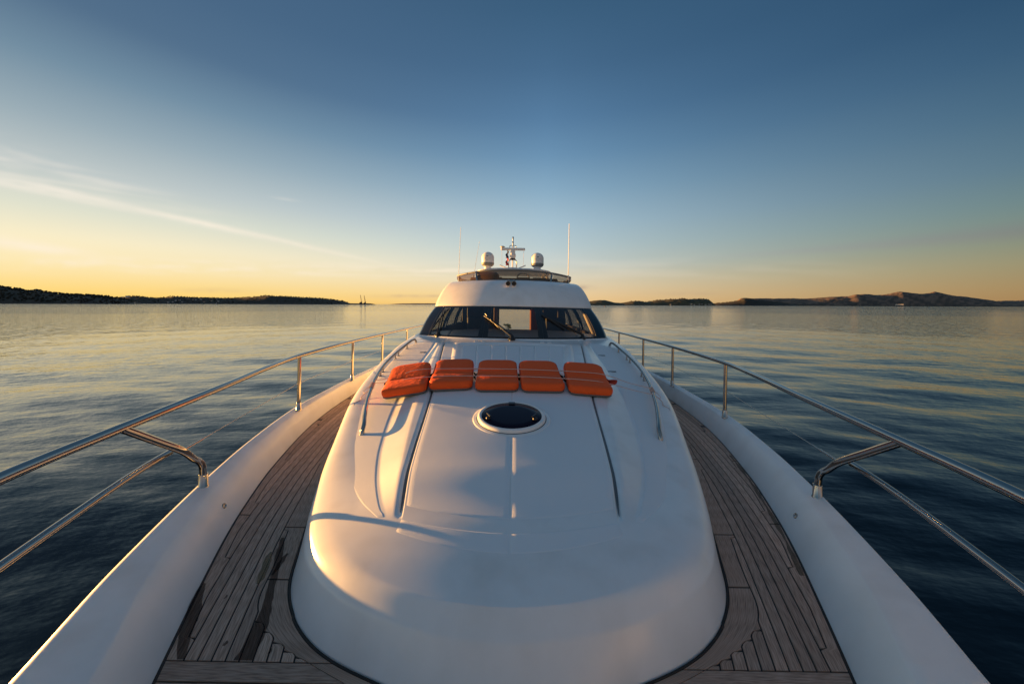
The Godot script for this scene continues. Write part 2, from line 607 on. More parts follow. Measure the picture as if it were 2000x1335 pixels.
# ------------------------------------------------------------------ water
func water() -> void:
	var waves := []
	var wr := RandomNumberGenerator.new()
	wr.seed = 12
	for i in 18:
		var lam := 0.9 * pow(9.0, i / 17.0)
		var th := deg_to_rad(100.0 + wr.randfn(0.0, 26.0))      # crests lie mostly across the view
		var k := TAU / lam
		waves.append([k * cos(th), k * sin(th), wr.randf() * TAU, 0.0028 * pow(lam, 0.95), lam])
	var radii := [0.0]
	var r := 0.8
	while r < 40000.0:
		radii.append(r)
		r *= 1.0 + clampf(0.012 + r * 0.00035, 0.0, 0.09)
	var limits := [26.0, 60.0, 190.0, 520.0, 1e9]
	var patch := FastNoiseLite.new()
	patch.seed = 3
	patch.frequency = 0.9
	var na := 420
	var node := Node3D.new()
	node.name = "sea"
	add_child(node)
	tag(node, "calm dark sea with long low ripples all round the yacht", "sea", "", "structure")
	var rows := []
	for rr in radii:
		var row := PackedVector3Array()
		for j in na + 1:
			var a := lerpf(-2.15, 2.15, float(j) / na)
			var rw: float = rr
			if rr > 8.0:
				rw *= 1.0 + 0.16 * smoothstep(8.0, 60.0, rr) * patch.get_noise_2d(a * 3.0, log(rr) * 0.5)
			var x := sin(a) * rw
			var z := -cos(a) * rw
			var y := 0.0
			if rw < 320.0:
				var cell: float = maxf(rw * 4.3 / na, rw * (0.012 + rw * 0.00035))
				for w in waves:
					var q := clampf(w[4] / cell * 0.25 - 0.4, 0.0, 1.0)
					if q > 0:
						y += w[3] * q * sin(w[0] * x + w[1] * z + w[2])
			row.append(Vector3(x, y, z))
		rows.append(row)
	var start := 0
	for b in 5:
		var s := ST()
		var end := start
		while end < radii.size() - 1 and radii[end] < limits[b]:
			end += 1
		sheet(s, rows.slice(start, end + 1), false)
		obj("water", s, M["water_%d" % b], node)
		start = end


# ------------------------------------------------------------------ land
var hills := {}

func horizon_y(px: float) -> float:
	return 595.0 + (px - 1003.0) * 0.0035

# profile: pairs of bearing (tangent to the right of the view axis) and height in metres
func hill(key: String, prof: Array, dist: float, depth: float, rough: float, seed_: int, m: Material, label: String, cols: Array, step := 0.004) -> void:
	var n := FastNoiseLite.new()
	n.seed = seed_
	n.frequency = 1.0 / (depth * 0.35)
	n.fractal_octaves = 5
	hills[key] = {"prof": prof, "dist": dist, "depth": depth, "rough": rough, "noise": n}
	var rows := []
	var x0: float = prof[0]
	var x1: float = prof[prof.size() - 2]
	var nx := int((x1 - x0) / step)
	var nj := 16
	for j in nj + 1:
		var row := PackedVector3Array()
		for i in nx + 1:
			row.append(hill_point(key, lerpf(x0, x1, float(i) / nx), float(j) / nj))
		rows.append(row)
	var s := ST()
	for j in nj:
		for i in nx:
			var q := [rows[j][i], rows[j][i + 1], rows[j + 1][i + 1], rows[j + 1][i]]
			for k in [0, 1, 2, 0, 2, 3]:
				var p: Vector3 = q[k]
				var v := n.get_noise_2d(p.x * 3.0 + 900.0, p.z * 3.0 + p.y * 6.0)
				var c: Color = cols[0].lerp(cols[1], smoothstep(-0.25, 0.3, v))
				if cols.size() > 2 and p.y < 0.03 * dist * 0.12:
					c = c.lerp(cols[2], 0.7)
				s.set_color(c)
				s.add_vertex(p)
	var o := obj(numbered("hill"), s, m, self)
	tag(o, label, "", "", "structure")

func hill_point(key: String, gx: float, t: float) -> Vector3:
	var hl: Dictionary = hills[key]
	var d: float = hl.dist + hl.depth * (t - 0.1)
	var top := maxf(pw(hl.prof, gx), 0.0)
	var n: FastNoiseLite = hl.noise
	var shape := sin(clampf(t / 0.62, 0.0, 1.0) * PI / 2) if t < 0.62 else cos((t - 0.62) / 0.38 * PI / 2)
	var x: float = gx * hl.dist * (1.0 + (t - 0.1) * hl.depth / hl.dist * 0.9)
	var v := n.get_noise_2d(x, d)
	var h: float = top * shape * (1.0 + hl.rough * v * (1.0 if t > 0.02 else 0.0)) - 0.6
	return Vector3(x, h * d / hl.dist if t > 0.01 else -2.0, -d)

func prof_from(px: Array, dist: float) -> Array:
	var o := []
	for i in px.size() / 2:
		var x: float = px[2 * i]
		o.append((x - 1003.0) / 680.0)
		o.append(maxf(0.0, (horizon_y(x) - px[2 * i + 1]) / 680.0 * dist + EYE) * 1.04 + 0.6)
	return o

func land() -> void:
	var hm := mat("hillside", Color.WHITE, 0.9)
	hm.vertex_color_use_as_albedo = true
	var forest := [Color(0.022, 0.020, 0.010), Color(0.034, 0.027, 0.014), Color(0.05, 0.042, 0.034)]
	var heath := [Color(0.07, 0.05, 0.032), Color(0.20, 0.125, 0.08), Color(0.05, 0.036, 0.018)]
	var green := [Color(0.04, 0.042, 0.016), Color(0.11, 0.085, 0.03), Color(0.12, 0.08, 0.04)]
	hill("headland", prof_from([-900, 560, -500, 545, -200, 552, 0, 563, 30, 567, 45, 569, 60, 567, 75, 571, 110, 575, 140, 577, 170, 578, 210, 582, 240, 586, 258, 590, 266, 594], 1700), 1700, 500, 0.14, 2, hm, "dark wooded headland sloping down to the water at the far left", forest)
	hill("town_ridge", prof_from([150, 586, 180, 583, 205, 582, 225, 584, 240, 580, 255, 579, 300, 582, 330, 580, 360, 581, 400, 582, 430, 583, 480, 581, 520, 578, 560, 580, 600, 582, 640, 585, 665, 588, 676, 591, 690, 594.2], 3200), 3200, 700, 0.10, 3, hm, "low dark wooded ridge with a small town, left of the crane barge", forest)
	hill("spit", prof_from([668, 594.1, 684, 592.2, 700, 592.4, 715, 592.2, 724, 592.6, 733, 594.2], 3300), 3300, 120, 0.05, 4, hm, "thin dark spit of land under the crane barge", forest, 0.002)
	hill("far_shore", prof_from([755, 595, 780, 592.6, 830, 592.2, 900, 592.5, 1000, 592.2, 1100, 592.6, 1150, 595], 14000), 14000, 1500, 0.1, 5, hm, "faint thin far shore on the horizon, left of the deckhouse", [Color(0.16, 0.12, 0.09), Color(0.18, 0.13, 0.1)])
	hill("island", prof_from([1080, 594, 1120, 589, 1150, 588.6, 1165, 587, 1180, 586.4, 1190, 588, 1200, 590.4, 1215, 592, 1222, 594], 3600), 3600, 500, 0.12, 6, hm, "low dark green island just right of the deckhouse", green)
	hill("island_ridge", prof_from([1195, 594, 1220, 590.4, 1240, 587.8, 1252, 588.6, 1262, 590, 1280, 587, 1300, 586, 1308, 585, 1320, 584, 1340, 583.6, 1347, 585.5, 1355, 584.2, 1370, 583.8, 1384, 584.6, 1392, 589, 1400, 595], 4200), 4200, 700, 0.12, 7, hm, "humped green and brown island with white houses along its shore", green)
	hill("wooded_point", prof_from([1385, 595, 1405, 592, 1430, 589.5, 1450, 586, 1456, 583.5, 1480, 585.5, 1510, 589, 1540, 592.6, 1560, 595.5], 5200), 5200, 700, 0.08, 8, hm, "long dark wooded point in front of the brown mountain", forest)
	hill("mountain", prof_from([1440, 590, 1455, 582.5, 1500, 583, 1560, 583.4, 1590, 583, 1610, 581.5, 1635, 579.8, 1662, 579, 1680, 575.2, 1705, 575.6, 1720, 577, 1745, 574.4, 1770, 571.6, 1790, 572.4, 1812, 575, 1826, 574, 1836, 571.6, 1850, 574, 1870, 578, 1900, 581, 1930, 584, 1950, 586.6, 1962, 589, 1985, 590.5, 2030, 592.5, 2100, 595], 8500), 8500, 2200, 0.10, 9, hm, "broad bare brown mountain lit by the low sun at the far right", heath, 0.003)
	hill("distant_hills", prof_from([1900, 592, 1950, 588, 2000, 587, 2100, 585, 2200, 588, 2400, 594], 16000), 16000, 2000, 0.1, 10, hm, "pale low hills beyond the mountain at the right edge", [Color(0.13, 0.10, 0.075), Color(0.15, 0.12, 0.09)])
	forests()
	town()
	crane_barge()
	small_craft()

func forests() -> void:
	var s := ST()
	for k in 5:
		var c := Vector3(rng.randf_range(-2, 2), rng.randf_range(3.0, 7.5), rng.randf_range(-2, 2))
		ball(s, c, Vector3(rng.randf_range(2.2, 3.4), rng.randf_range(2.0, 3.4), rng.randf_range(2.2, 3.4)), 4)
	s.generate_normals()
	var crown := s.commit()
	var fm := mat("far_foliage", lin(0.026, 0.022, 0.011), 0.9)
	crown.surface_set_material(0, fm)
	for spec in [["headland", -1.6, -1.10, 900, "dark woods along the top of the left headland"], ["town_ridge", -1.12, -0.48, 900, "dark woods along the ridge above the town"], ["wooded_point", 0.58, 0.80, 350, "dark woods on the long point before the mountain"], ["island_ridge", 0.33, 0.57, 260, "scattered woods on the humped island"]]:
		var mm := MultiMesh.new()
		mm.transform_format = MultiMesh.TRANSFORM_3D
		mm.mesh = crown
		mm.instance_count = spec[3]
		for i in spec[3]:
			var gx := rng.randf_range(spec[1], spec[2])
			var t := rng.randf_range(0.05, 0.7) if i % 3 else rng.randf_range(0.5, 0.68)
			var p := hill_point(spec[0], gx, t)
			var top := pw(hills[spec[0]].prof, gx)
			var sc := rng.randf_range(0.5, 1.15) * clampf(top / 22.0, 0.15, 1.0)
			mm.set_instance_transform(i, Transform3D(Basis(Vector3.UP, rng.randf() * TAU).scaled(Vector3(sc, sc * rng.randf_range(0.8, 1.2), sc)), p - Vector3(0, 1.5, 0)))
		var o := MultiMeshInstance3D.new()
		o.name = numbered("forest")
		o.multimesh = mm
		add_child(o)
		tag(o, spec[4], "", "", "stuff")

func house_mesh(wall_m: Material, roof_m: Material, w: float, h: float, l: float, xf: Transform3D, label: String, group: String, gable := true) -> void:
	var t := thing("house", label, "house", xf, group)
	var s := ST()
	box(s, Vector3(w, h + 6.0, l), Transform3D(Basis(), Vector3(0, h / 2 - 3.0, 0)), 0.02)
	obj("wall", s, wall_m, t)
	s = ST()
	s.set_smooth_group(-1)
	if gable:
		var e := 0.5
		var a := [Vector3(-w / 2 - e, h, -l / 2 - e), Vector3(w / 2 + e, h, -l / 2 - e), Vector3(w / 2 + e, h, l / 2 + e), Vector3(-w / 2 - e, h, l / 2 + e)]
		var r0 := Vector3(-w / 2 - e, h + l * 0.42, 0)
		var r1 := Vector3(w / 2 + e, h + l * 0.42, 0)
		quad(s, a[0], r0, r1, a[1])
		quad(s, a[2], r1, r0, a[3])
		tri(s, a[0], a[3], r0)
		tri(s, a[1], r1, a[2])
		quad(s, a[0], a[1], a[2], a[3])
	else:
		box(s, Vector3(w + 0.8, 0.8, l + 0.8), Transform3D(Basis(), Vector3(0, h + 0.4, 0)), 0.02)
	obj("roof", s, roof_m, t)


func nth(k: int, n: int, what: String) -> String:
	var w := ["", "", "second ", "third ", "fourth ", "fifth ", "sixth ", "seventh ", "eighth "]
	if k == 1:
		return "leftmost " + what
	if k == n:
		return "rightmost " + what
	if k <= (n + 1) / 2:
		return w[k] + what + " from the left"
	return w[n - k + 1] + what + " from the right"

func town() -> void:
	var white := mat("white_render", lin(0.7, 0.66, 0.6), 0.8)
	var cream := mat("cream_render", lin(0.45, 0.38, 0.28), 0.8)
	var redroof := mat("red_roof", lin(0.16, 0.055, 0.035), 0.8)
	var grey := mat("slate_roof", lin(0.06, 0.06, 0.062), 0.7)
	# along the low shore of the ridge
	var spots := []
	for i in 16:
		spots.append([lerpf(330, 425, (i + rng.randf_range(-0.3, 0.3)) / 15.0), rng.randf_range(0.06, 0.34), "town_ridge"])
	var order := 0
	for sp in spots:
		var p := hill_point(sp[2], (sp[0] - 1003.0) / 680.0, sp[1])
		order += 1
		var pale := rng.randf() < 0.65
		var red := rng.randf() < 0.4
		house_mesh(white if pale else cream, redroof if red else grey, rng.randf_range(9, 15), rng.randf_range(4.5, 8), rng.randf_range(8, 11), Transform3D(Basis(Vector3.UP, rng.randf_range(-0.9, 0.3) + 0.85), p), "%s of the left ridge town, %s under %s roof" % [nth(order, 16, "house"), "white" if pale else "cream", "red" if red else "grey"], "houses of the low town on the left ridge")
	# white blocks in the dip behind the headland
	for i in 9:
		var px := 166.0 + i * 9.6
		var p := hill_point("town_ridge", (px - 1003.0) / 680.0, rng.randf_range(0.25, 0.6))
		house_mesh(white, grey, rng.randf_range(20, 34), rng.randf_range(8, 14), 16, Transform3D(Basis(Vector3.UP, 0.8), p), "%s in the dip beyond left headland, flat roofed" % nth(i + 1, 9, "white block"), "white blocks beyond the left headland", false)
	# houses on the humped island
	for i in 9:
		var px: float = [1310, 1349, 1351, 1356, 1366, 1371, 1378, 1384.6, 1389][i]
		var p := hill_point("island_ridge", (px - 1003.0) / 680.0, 0.05 + 0.02 * (i % 3))
		p.y = maxf(p.y, 2.0)
		house_mesh(white, redroof if i % 2 else grey, rng.randf_range(10, 16), rng.randf_range(5, 8), 9, Transform3D(Basis(Vector3.UP, -0.75), p), "%s on the humped island shore, under %s roof" % [nth(i + 1, 9, "white house"), "red" if i % 2 else "grey"], "white houses on the shore of the humped island")
	var p := hill_point("mountain", (1752 - 1003.0) / 680.0, 0.03)
	p.y = maxf(p.y, 8.0)
	house_mesh(white, grey, 130, 17, 40, Transform3D(Basis(Vector3.UP, -0.6), p + Vector3(0, 8, 40)), "long pale building at the foot of the brown mountain", "", false)
	# white light tower at the end of the headland
	p = Vector3((262.5 - 1003.0) / 680.0 * 1720.0, 0, -1720)
	var t := thing("light_tower", "small white light tower at the tip of the left headland", "lighthouse", Transform3D(Basis(), p))
	var s := ST()
	lathe(s, [Vector2(4.5, -2), Vector2(4.2, 1.5), Vector2(0.01, 1.6)], Transform3D(), 10)
	obj("base", s, grey, t)
	s = ST()
	lathe(s, [Vector2(2.0, 1.4), Vector2(1.5, 11.0), Vector2(2.0, 11.2), Vector2(2.0, 11.7), Vector2(0.01, 11.7)], Transform3D(), 14)
	obj("tower", s, white, t)
	s = ST()
	lathe(s, [Vector2(1.1, 11.7), Vector2(1.1, 13.6), Vector2(1.4, 13.7), Vector2(0.02, 15.2)], Transform3D(), 12)
	obj("lantern", s, redroof, t)
	# two harbour cranes above the white blocks
	for i in 2:
		p = hill_point("town_ridge", ([177.0, 187.0][i] - 1003.0) / 680.0, 0.5)
		var c := thing("harbour_crane", ["left of two red harbour cranes above the white blocks", "right and taller of two red harbour cranes above the white blocks"][i], "crane", Transform3D(Basis(Vector3.UP, 0.5 + i), p), "harbour cranes")
		s = ST()
		for a in [-1.0, 1.0]:
			for b in [-1.0, 1.0]:
				tube(s, PackedVector3Array([Vector3(a * 4, -4, b * 4), Vector3(a * 2.2, 15 + 4 * i, b * 2.2)]), 0.7, 0.7, 6)
		box(s, Vector3(7, 4, 6), Transform3D(Basis(), Vector3(0, 16 + 4 * i, 0)), 0.1)
		obj("portal", s, redroof, c)
		s = ST()
		tube(s, PackedVector3Array([Vector3(0, 17 + 4 * i, 0), Vector3(17, 30 + 8 * i, 0)]), 1.0, 0.5, 6)
		obj("jib", s, redroof, c)

func lattice(s: SurfaceTool, a: Vector3, b: Vector3, w0: float, w1: float, n: int, r: float) -> void:
	var dir := (b - a).normalized()
	var u := dir.cross(Vector3(0, 0, 1)).normalized()
	var v := dir.cross(u).normalized()
	var prev := []
	for i in n + 1:
		var f := float(i) / n
		var c := a.lerp(b, f)
		var w := lerpf(w0, w1, f)
		var q := [c + (u + v) * w, c + (u - v) * w, c - (u + v) * w, c - (u - v) * w]
		if prev:
			for k in 4:
				tube(s, PackedVector3Array([prev[k], q[k]]), r, r, 5, false)
				tube(s, PackedVector3Array([prev[k], q[(k + 1) % 4]]), r * 0.6, r * 0.6, 5, false)
		prev = q

func crane_barge() -> void:
	var steel := mat("barge_paint", lin(0.05, 0.06, 0.085), 0.6)
	var boom := mat("boom_paint", lin(0.12, 0.10, 0.085), 0.6)
	var t := thing("crane_barge", "dark heavy-lift barge with two tall lattice crane booms off the left point", "crane barge", Transform3D(Basis(), Vector3((708.5 - 1003.0) / 680.0 * 3100.0, 0, -3100)))
	var s := ST()
	box(s, Vector3(62, 11, 34), Transform3D(Basis(), Vector3(0, 4.5, 0)), 1.0)
	obj("hull", s, steel, t)
	s = ST()
	box(s, Vector3(16, 10, 20), Transform3D(Basis(), Vector3(-19, 15, 0)), 0.3)
	box(s, Vector3(8, 5, 9), Transform3D(Basis(), Vector3(-18, 22, 0)), 0.3)
	obj("deckhouse", s, boom, t)
	s = ST()
	box(s, Vector3(10, 8, 14), Transform3D(Basis(), Vector3(14, 14, 0)), 0.3)
	obj("engine_house", s, boom, t)
	for i in 2:
		var x: float = [-13.0, 20.0][i]
		var c := part_node("crane", t)
		s = ST()
		lathe(s, [Vector2(6, 9), Vector2(6, 16), Vector2(5, 17), Vector2(0.1, 17)], Transform3D(Basis(), Vector3(x, 0, 0)), 14)
		box(s, Vector3(9, 8, 8), Transform3D(Basis(), Vector3(x + 2, 20, 0)), 0.3)
		obj("pedestal", s, steel, c)
		s = ST()
		lattice(s, Vector3(x, 22, 0), Vector3(x - 9.0, 86 - 3 * i, 0), 2.6, 1.0, 9, 0.55)
		obj("boom", s, boom, c)
		s = ST()
		tube(s, PackedVector3Array([Vector3(x + 6, 24, 0), Vector3(x + 3, 42, 0), Vector3(x - 8.6, 80, 0)]), 0.5, 0.3, 5)
		tube(s, PackedVector3Array([Vector3(x - 9, 85 - 3 * i, 0), Vector3(x - 9.2, 55, 0)]), 0.3, 0.3, 5)
		obj("stay", s, steel, c)

func small_craft() -> void:
	# open motor boat in the channel on the right
	var t := thing("open_boat", "small dark open boat far off, just right of the deckhouse roof", "boat", Transform3D(Basis(Vector3.UP, 0.3), Vector3((1181.0 - 1003.0) / 680.0 * 900.0, 0, -900)))
	var s := ST()
	var rows := []
	for i in 9:
		var f := i / 8.0
		var w := 1.1 * sqrt(maxf(0.0, 1.0 - pow(f, 3.0))) + 0.02
		rows.append(PackedVector3Array([Vector3(-3.0 + 6 * f, 0.75 + 0.5 * f * f, -w), Vector3(-3.0 + 6 * f, -0.2, -w * 0.7), Vector3(-3.0 + 6 * f, -0.2, w * 0.7), Vector3(-3.0 + 6 * f, 0.75 + 0.5 * f * f, w)]))
	sheet(s, rows)
	obj("hull", s, M["dark_trim"], t)
	s = ST()
	box(s, Vector3(1.8, 1.3, 1.5), Transform3D(Basis(), Vector3(0.2, 1.2, 0)), 0.1)
	obj("cuddy", s, M["cabin_wood"], t)
	# white sail before the town
	t = thing("sailing_boat", "tiny sailing boat with one white sail before the left town", "sailing boat", Transform3D(Basis(Vector3.UP, 0.9), Vector3((422.0 - 1003.0) / 680.0 * 2400.0, 0, -2400)))
	s = ST()
	rows = []
	for i in 9:
		var f := i / 8.0
		var w := 1.7 * sin(PI * pow(clampf(f, 0.02, 0.98), 0.7))
		rows.append(PackedVector3Array([Vector3(-5 + 10 * f, 1.3, -w), Vector3(-5 + 10 * f, -0.3, -w * 0.5), Vector3(-5 + 10 * f, -0.3, w * 0.5), Vector3(-5 + 10 * f, 1.3, w)]))
	sheet(s, rows)
	obj("hull", s, M["white_plastic"], t)
	s = ST()
	tube(s, PackedVector3Array([Vector3(0.6, 0, 0), Vector3(0.6, 15, 0)]), 0.1, 0.07, 6)
	obj("mast", s, M["steel"], t)
	s = ST()
	var r2 := []
	for i in 9:
		var f := i / 8.0
		r2.append(PackedVector3Array([Vector3(0.5, 2.0 + 12.6 * f, 0), Vector3(0.5 - 2.4 * (1 - f), 2.0 + 12.6 * f, 0.5 * (1 - f)), Vector3(0.5 - 4.8 * (1 - f), 2.0 + 12.6 * f, 0.2)]))
	sheet(s, r2)
	obj("sail", s, M["white_plastic"], t)
	# dark boat lying before the town
	t = thing("moored_boat", "tiny low dark boat lying off the left town, left of the sail", "boat", Transform3D(Basis(), Vector3((398.0 - 1003.0) / 680.0 * 2200.0, 0, -2200)))
	s = ST()
	box(s, Vector3(9, 2.0, 2.6), Transform3D(Basis(), Vector3(0, 0.6, 0)), 0.7)
	obj("hull", s, M["dark_trim"], t)
	s = ST()
	box(s, Vector3(3.4, 1.7, 2.0), Transform3D(Basis(), Vector3(-0.6, 2.4, 0)), 0.3)
	obj("wheelhouse", s, M["dark_trim"], t)


# ------------------------------------------------------------------ hull and bulwark
func side_range() -> PackedFloat32Array:
	var o := PackedFloat32Array()
	var d := -1.75
	while d < 17.0:
		o.append(d)
		d += 0.05 if d < 3.5 else 0.15
	o.append(17.0)
	return o

func hull() -> void:
	var ds := side_range()
	for sgn in [-1.0, 1.0]:
		# topsides, flaring out to the cap
		var s := ST()
		var rows := []
		for i in 14:
			var f := i / 13.0
			var row := PackedVector3Array()
			for d in ds:
				var x := pw(CAPX, d)
				var stem := d + (1.6 * f * f) * clampf((3.0 - d) / 4.5, 0.0, 1.0)
				var xx := x * (1.0 - 0.55 * f * f * clampf((6.0 - d) / 7.5, 0.0, 1.0)) - 0.12 * f
				row.append(P(sgn * maxf(xx, 0.01), lerpf(CAP + 0.02, EYE + 0.5, f), stem))
			rows.append(row)
		sheet(s, rows, sgn < 0)
		obj("hull_side", s, M["gelcoat"], yacht)
		# bulwark: rounded outer edge, cap leaning inboard, flared inner face down to the deck
		s = ST()
		rows = []
		for d in ds:
			var x := pw(CAPX, d)
			var w := pw(CAPW, d)
			var e := minf(pw(TEAK, d) + 0.004, x - w - 0.01)
			var c := x - w
			var row := PackedVector3Array()
			var pts := [Vector2(x, CAP + 0.02), Vector2(x - 0.002, CAP + 0.004), Vector2(x - 0.012, CAP - 0.008), Vector2(x - 0.028, CAP - 0.010)]
			for k in 4:
				pts.append(Vector2(lerpf(x - 0.028, c, (k + 1) / 4.0), lerpf(CAP - 0.010, CAP + 0.012, (k + 1) / 4.0)))
			# rolled edge, then two slightly different slopes
			var mid := Vector2(lerpf(c, e, 0.50), CAP + 0.085)
			var foot := Vector2(e, DECK + 0.004)
			var top := Vector2(c, CAP + 0.012)
			for k in 14:
				var v := (k + 1) / 14.0
				var poly := top.lerp(mid, v * 2.0) if v < 0.5 else mid.lerp(foot, v * 2.0 - 1.0)
				var soft := top * (1 - v) * (1 - v) + (mid * 2.0 - (top + foot) * 0.5) * 2 * v * (1 - v) + foot * v * v
				pts.append(poly.lerp(soft, 0.75))
			for p in pts:
				row.append(P(sgn * maxf(p.x, 0.004), p.y, d))
			rows.append(row)
		sheet(s, rows, sgn > 0)
		obj("bulwark", s, M["satin_gelcoat"], yacht)
	# transom, closing the stern
	var s := ST()
	s.set_smooth_group(-1)
	var x := pw(CAPX, 17.0)
	quad(s, P(-x, CAP, 17.0), P(x, CAP, 17.0), P(x - 0.12, EYE + 0.5, 17.0), P(-x + 0.12, EYE + 0.5, 17.0))
	obj("transom", s, M["gelcoat"], yacht)


# ------------------------------------------------------------------ teak deck, plank by plank
const PW := 0.0555
const SEAM := 0.0075
const FRONT := 1.40

func plank_mesh(ds: Array, xa: Array, xb: Array, sgn: float, uoff: Vector2, cross := false) -> SurfaceTool:
	var s := ST()
	s.set_smooth_group(-1)
	var h0 := DECK
	var n := ds.size()
	for i in n - 1:
		var a := P(sgn * xa[i], h0, ds[i])
		var b := P(sgn * xb[i], h0, ds[i])
		var c := P(sgn * xb[i + 1], h0, ds[i + 1])
		var e := P(sgn * xa[i + 1], h0, ds[i + 1])
		var ua := Vector2(xa[i], ds[i]) + uoff
		var ub := Vector2(xb[i], ds[i]) + uoff
		var uc := Vector2(xb[i + 1], ds[i + 1]) + uoff
		var ue := Vector2(xa[i + 1], ds[i + 1]) + uoff
		# grain runs along the plank: measure across from its inner edge
		if not cross:
			ua.x = uoff.x
			ue.x = uoff.x
			ub.x = uoff.x + xb[i] - xa[i]
			uc.x = uoff.x + xb[i + 1] - xa[i + 1]
		else:
			ua = Vector2(ua.y, ua.x); ub = Vector2(ub.y, ub.x); uc = Vector2(uc.y, uc.x); ue = Vector2(ue.y, ue.x)
		if sgn > 0:
			tri(s, a, c, b, ua, uc, ub)
			tri(s, a, e, c, ua, ue, uc)
		else:
			tri(s, a, b, c, ua, ub, uc)
			tri(s, a, c, e, ua, uc, ue)
		# edges down into the seam
		var dn := Vector3(0, -0.006, 0)
		quad(s, a, e, e + dn, a + dn)
		quad(s, b, b + dn, c + dn, c)
	for i in [0, n - 1]:
		var a := P(sgn * xa[i], h0, ds[i])
		var b := P(sgn * xb[i], h0, ds[i])
		quad(s, a, b, b + Vector3(0, -0.006, 0), a + Vector3(0, -0.006, 0))
	return s

func deck() -> void:
	var base := part_node("side_deck", yacht)
	var s := ST()
	var rows := []
	var d := -1.6
	while d < 16.9:
		var x := maxf(pw(TEAK, d) + 0.02, 0.01)
		rows.append(PackedVector3Array([P(-x, DECK + 0.0045, d), P(0, DECK + 0.0045, d), P(x, DECK + 0.0045, d)]))
		d += 0.05 if d < 4.0 else 0.25
	sheet(s, rows)
	obj("caulking", s, M["caulk"], base)
	var pr := RandomNumberGenerator.new()
	pr.seed = 21
	for sgn in [-1.0, 1.0]:
		var ds := []
		d = FRONT
		while d < 12.0:
			ds.append(d)
			d += 0.012 if d < 4.0 else 0.06
		var kmin := -16
		var kmax := 34
		# for each station, which planks are there
		var runs := {}
		var open := {}
		var inner := []
		var outer := []
		for i in ds.size():
			var dd: float = ds[i]
			var g := 0.76 * pw(TEAK, dd) - 0.05 * smoothstep(4.5, 8.0, dd)
			var mi := foot_x(dd) + 0.016 + 0.095 + 0.05 * bump(dd, 1.62, 0.16)
			var mo := pw(TEAK, dd) - 0.012 - 0.052
			var lo := 99.0
			var hi := -99.0
			for k in range(kmin, kmax):
				var a := maxf(g + k * PW - 0.6 * PW * 14.0, mi + SEAM)
				var b := minf(g + (k + 1) * PW - 0.6 * PW * 14.0 - SEAM, mo)
				if b - a > PW * 0.42:
					if not open.has(k):
						open[k] = [[], [], []]
					open[k][0].append(dd)
					open[k][1].append(a)
					open[k][2].append(b)
					lo = minf(lo, a)
					hi = maxf(hi, b)
				elif open.has(k):
					runs[[k, i]] = open[k]
					open.erase(k)
			if hi < lo:
				lo = mi + SEAM
				hi = lo
			inner.append(lo - SEAM)
			outer.append(hi + SEAM)
		for k in open:
			runs[[k, 9999]] = open[k]
		for key in runs:
			var run: Array = runs[key]
			if run[0].size() < 2:
				run[0].append(run[0][0] + 0.011)
				run[1].append(run[1][0])
				run[2].append(run[2][0])
			# butt joints now and then
			var at := 0
			var n: int = run[0].size()
			while at < n - 1:
				var len_ := pr.randi_range(150, 330)
				var to := mini(at + len_, n - 1)
				if n - 1 - to < 25:
					to = n - 1
				var gap := 0 if to == n - 1 else 1
				var st := plank_mesh(run[0].slice(at, to + 1 - gap), run[1].slice(at, to + 1 - gap), run[2].slice(at, to + 1 - gap), sgn, Vector2(pr.randf() * 3.0, pr.randf() * 3.0))
				obj("plank", st, M["teak_%d" % pr.randi_range(0, 3)], base)
				at = to
		# margin planks along the coachroof and along the bulwark, with a few joints
		for side in 2:
			var at := 0
			while at < ds.size() - 3:
				var dd: float = ds[at]
				var to := at
				var want := (0.42 if dd < 1.9 else 1.1) if side == 0 else 0.95
				while to < ds.size() - 1 and ds[to] - dd < want:
					to += 1
				var xa := []
				var xb := []
				var dl := []
				for i in range(at, to + (0 if to < ds.size() - 1 else 1)):
					dl.append(ds[i])
					if side == 0:
						xa.append(foot_x(ds[i]) + 0.016)
						xb.append(inner[i])
					else:
						xa.append(outer[i])
						xb.append(pw(TEAK, ds[i]) - 0.012)
				if dl.size() > 2:
					obj("margin_plank", plank_mesh(dl, xa, xb, sgn, Vector2(pr.randf() * 3.0, pr.randf() * 3.0)), M["teak_%d" % (3 if side == 0 else 1)], base)
				at = to
		# the curved margin round the nose, below the cross planks
		var dl := []
		var xa := []
		var xb := []
		for i in 40:
			var dd := lerpf(1.13, FRONT - 0.006, i / 39.0)
			var q := foot_x(dd)
			dl.append(dd)
			xa.append(q + 0.016 if dd > 1.225 else 0.0)
			xb.append(nose_margin(dd))
		obj("margin_plank", plank_mesh(dl, xa, xb, sgn, Vector2(0.7, 0.2)), M["teak_3"], base)
		# cross planks forward of the side decks
		for j in 9:
			var da := FRONT - 0.006 - 0.078 * (j + 1) + SEAM
			var db := FRONT - 0.006 - 0.078 * j
			dl = []
			xa = []
			xb = []
			for i in 13:
				var dd := lerpf(da, db, i / 12.0)
				dl.append(dd)
				xa.append(nose_margin(dd) + SEAM if dd > 1.13 else SEAM * 0.5)
				xb.append(pw(TEAK, dd) - 0.012)
			obj("cross_plank", plank_mesh(dl, xa, xb, sgn, Vector2(pr.randf() * 3.0, pr.randf() * 3.0), true), M["teak_%d" % pr.randi_range(0, 3)], base)
	# wet and oily marks on the left side deck
	stain("wet_stain", [[-1.065, 1.402, 0.042], [-1.085, 1.5, 0.034], [-1.13, 1.62, 0.024], [-1.20, 1.76, 0.020], [-1.27, 1.90, 0.018], [-1.335, 2.03, 0.021], [-1.385, 2.13, 0.010]], base)
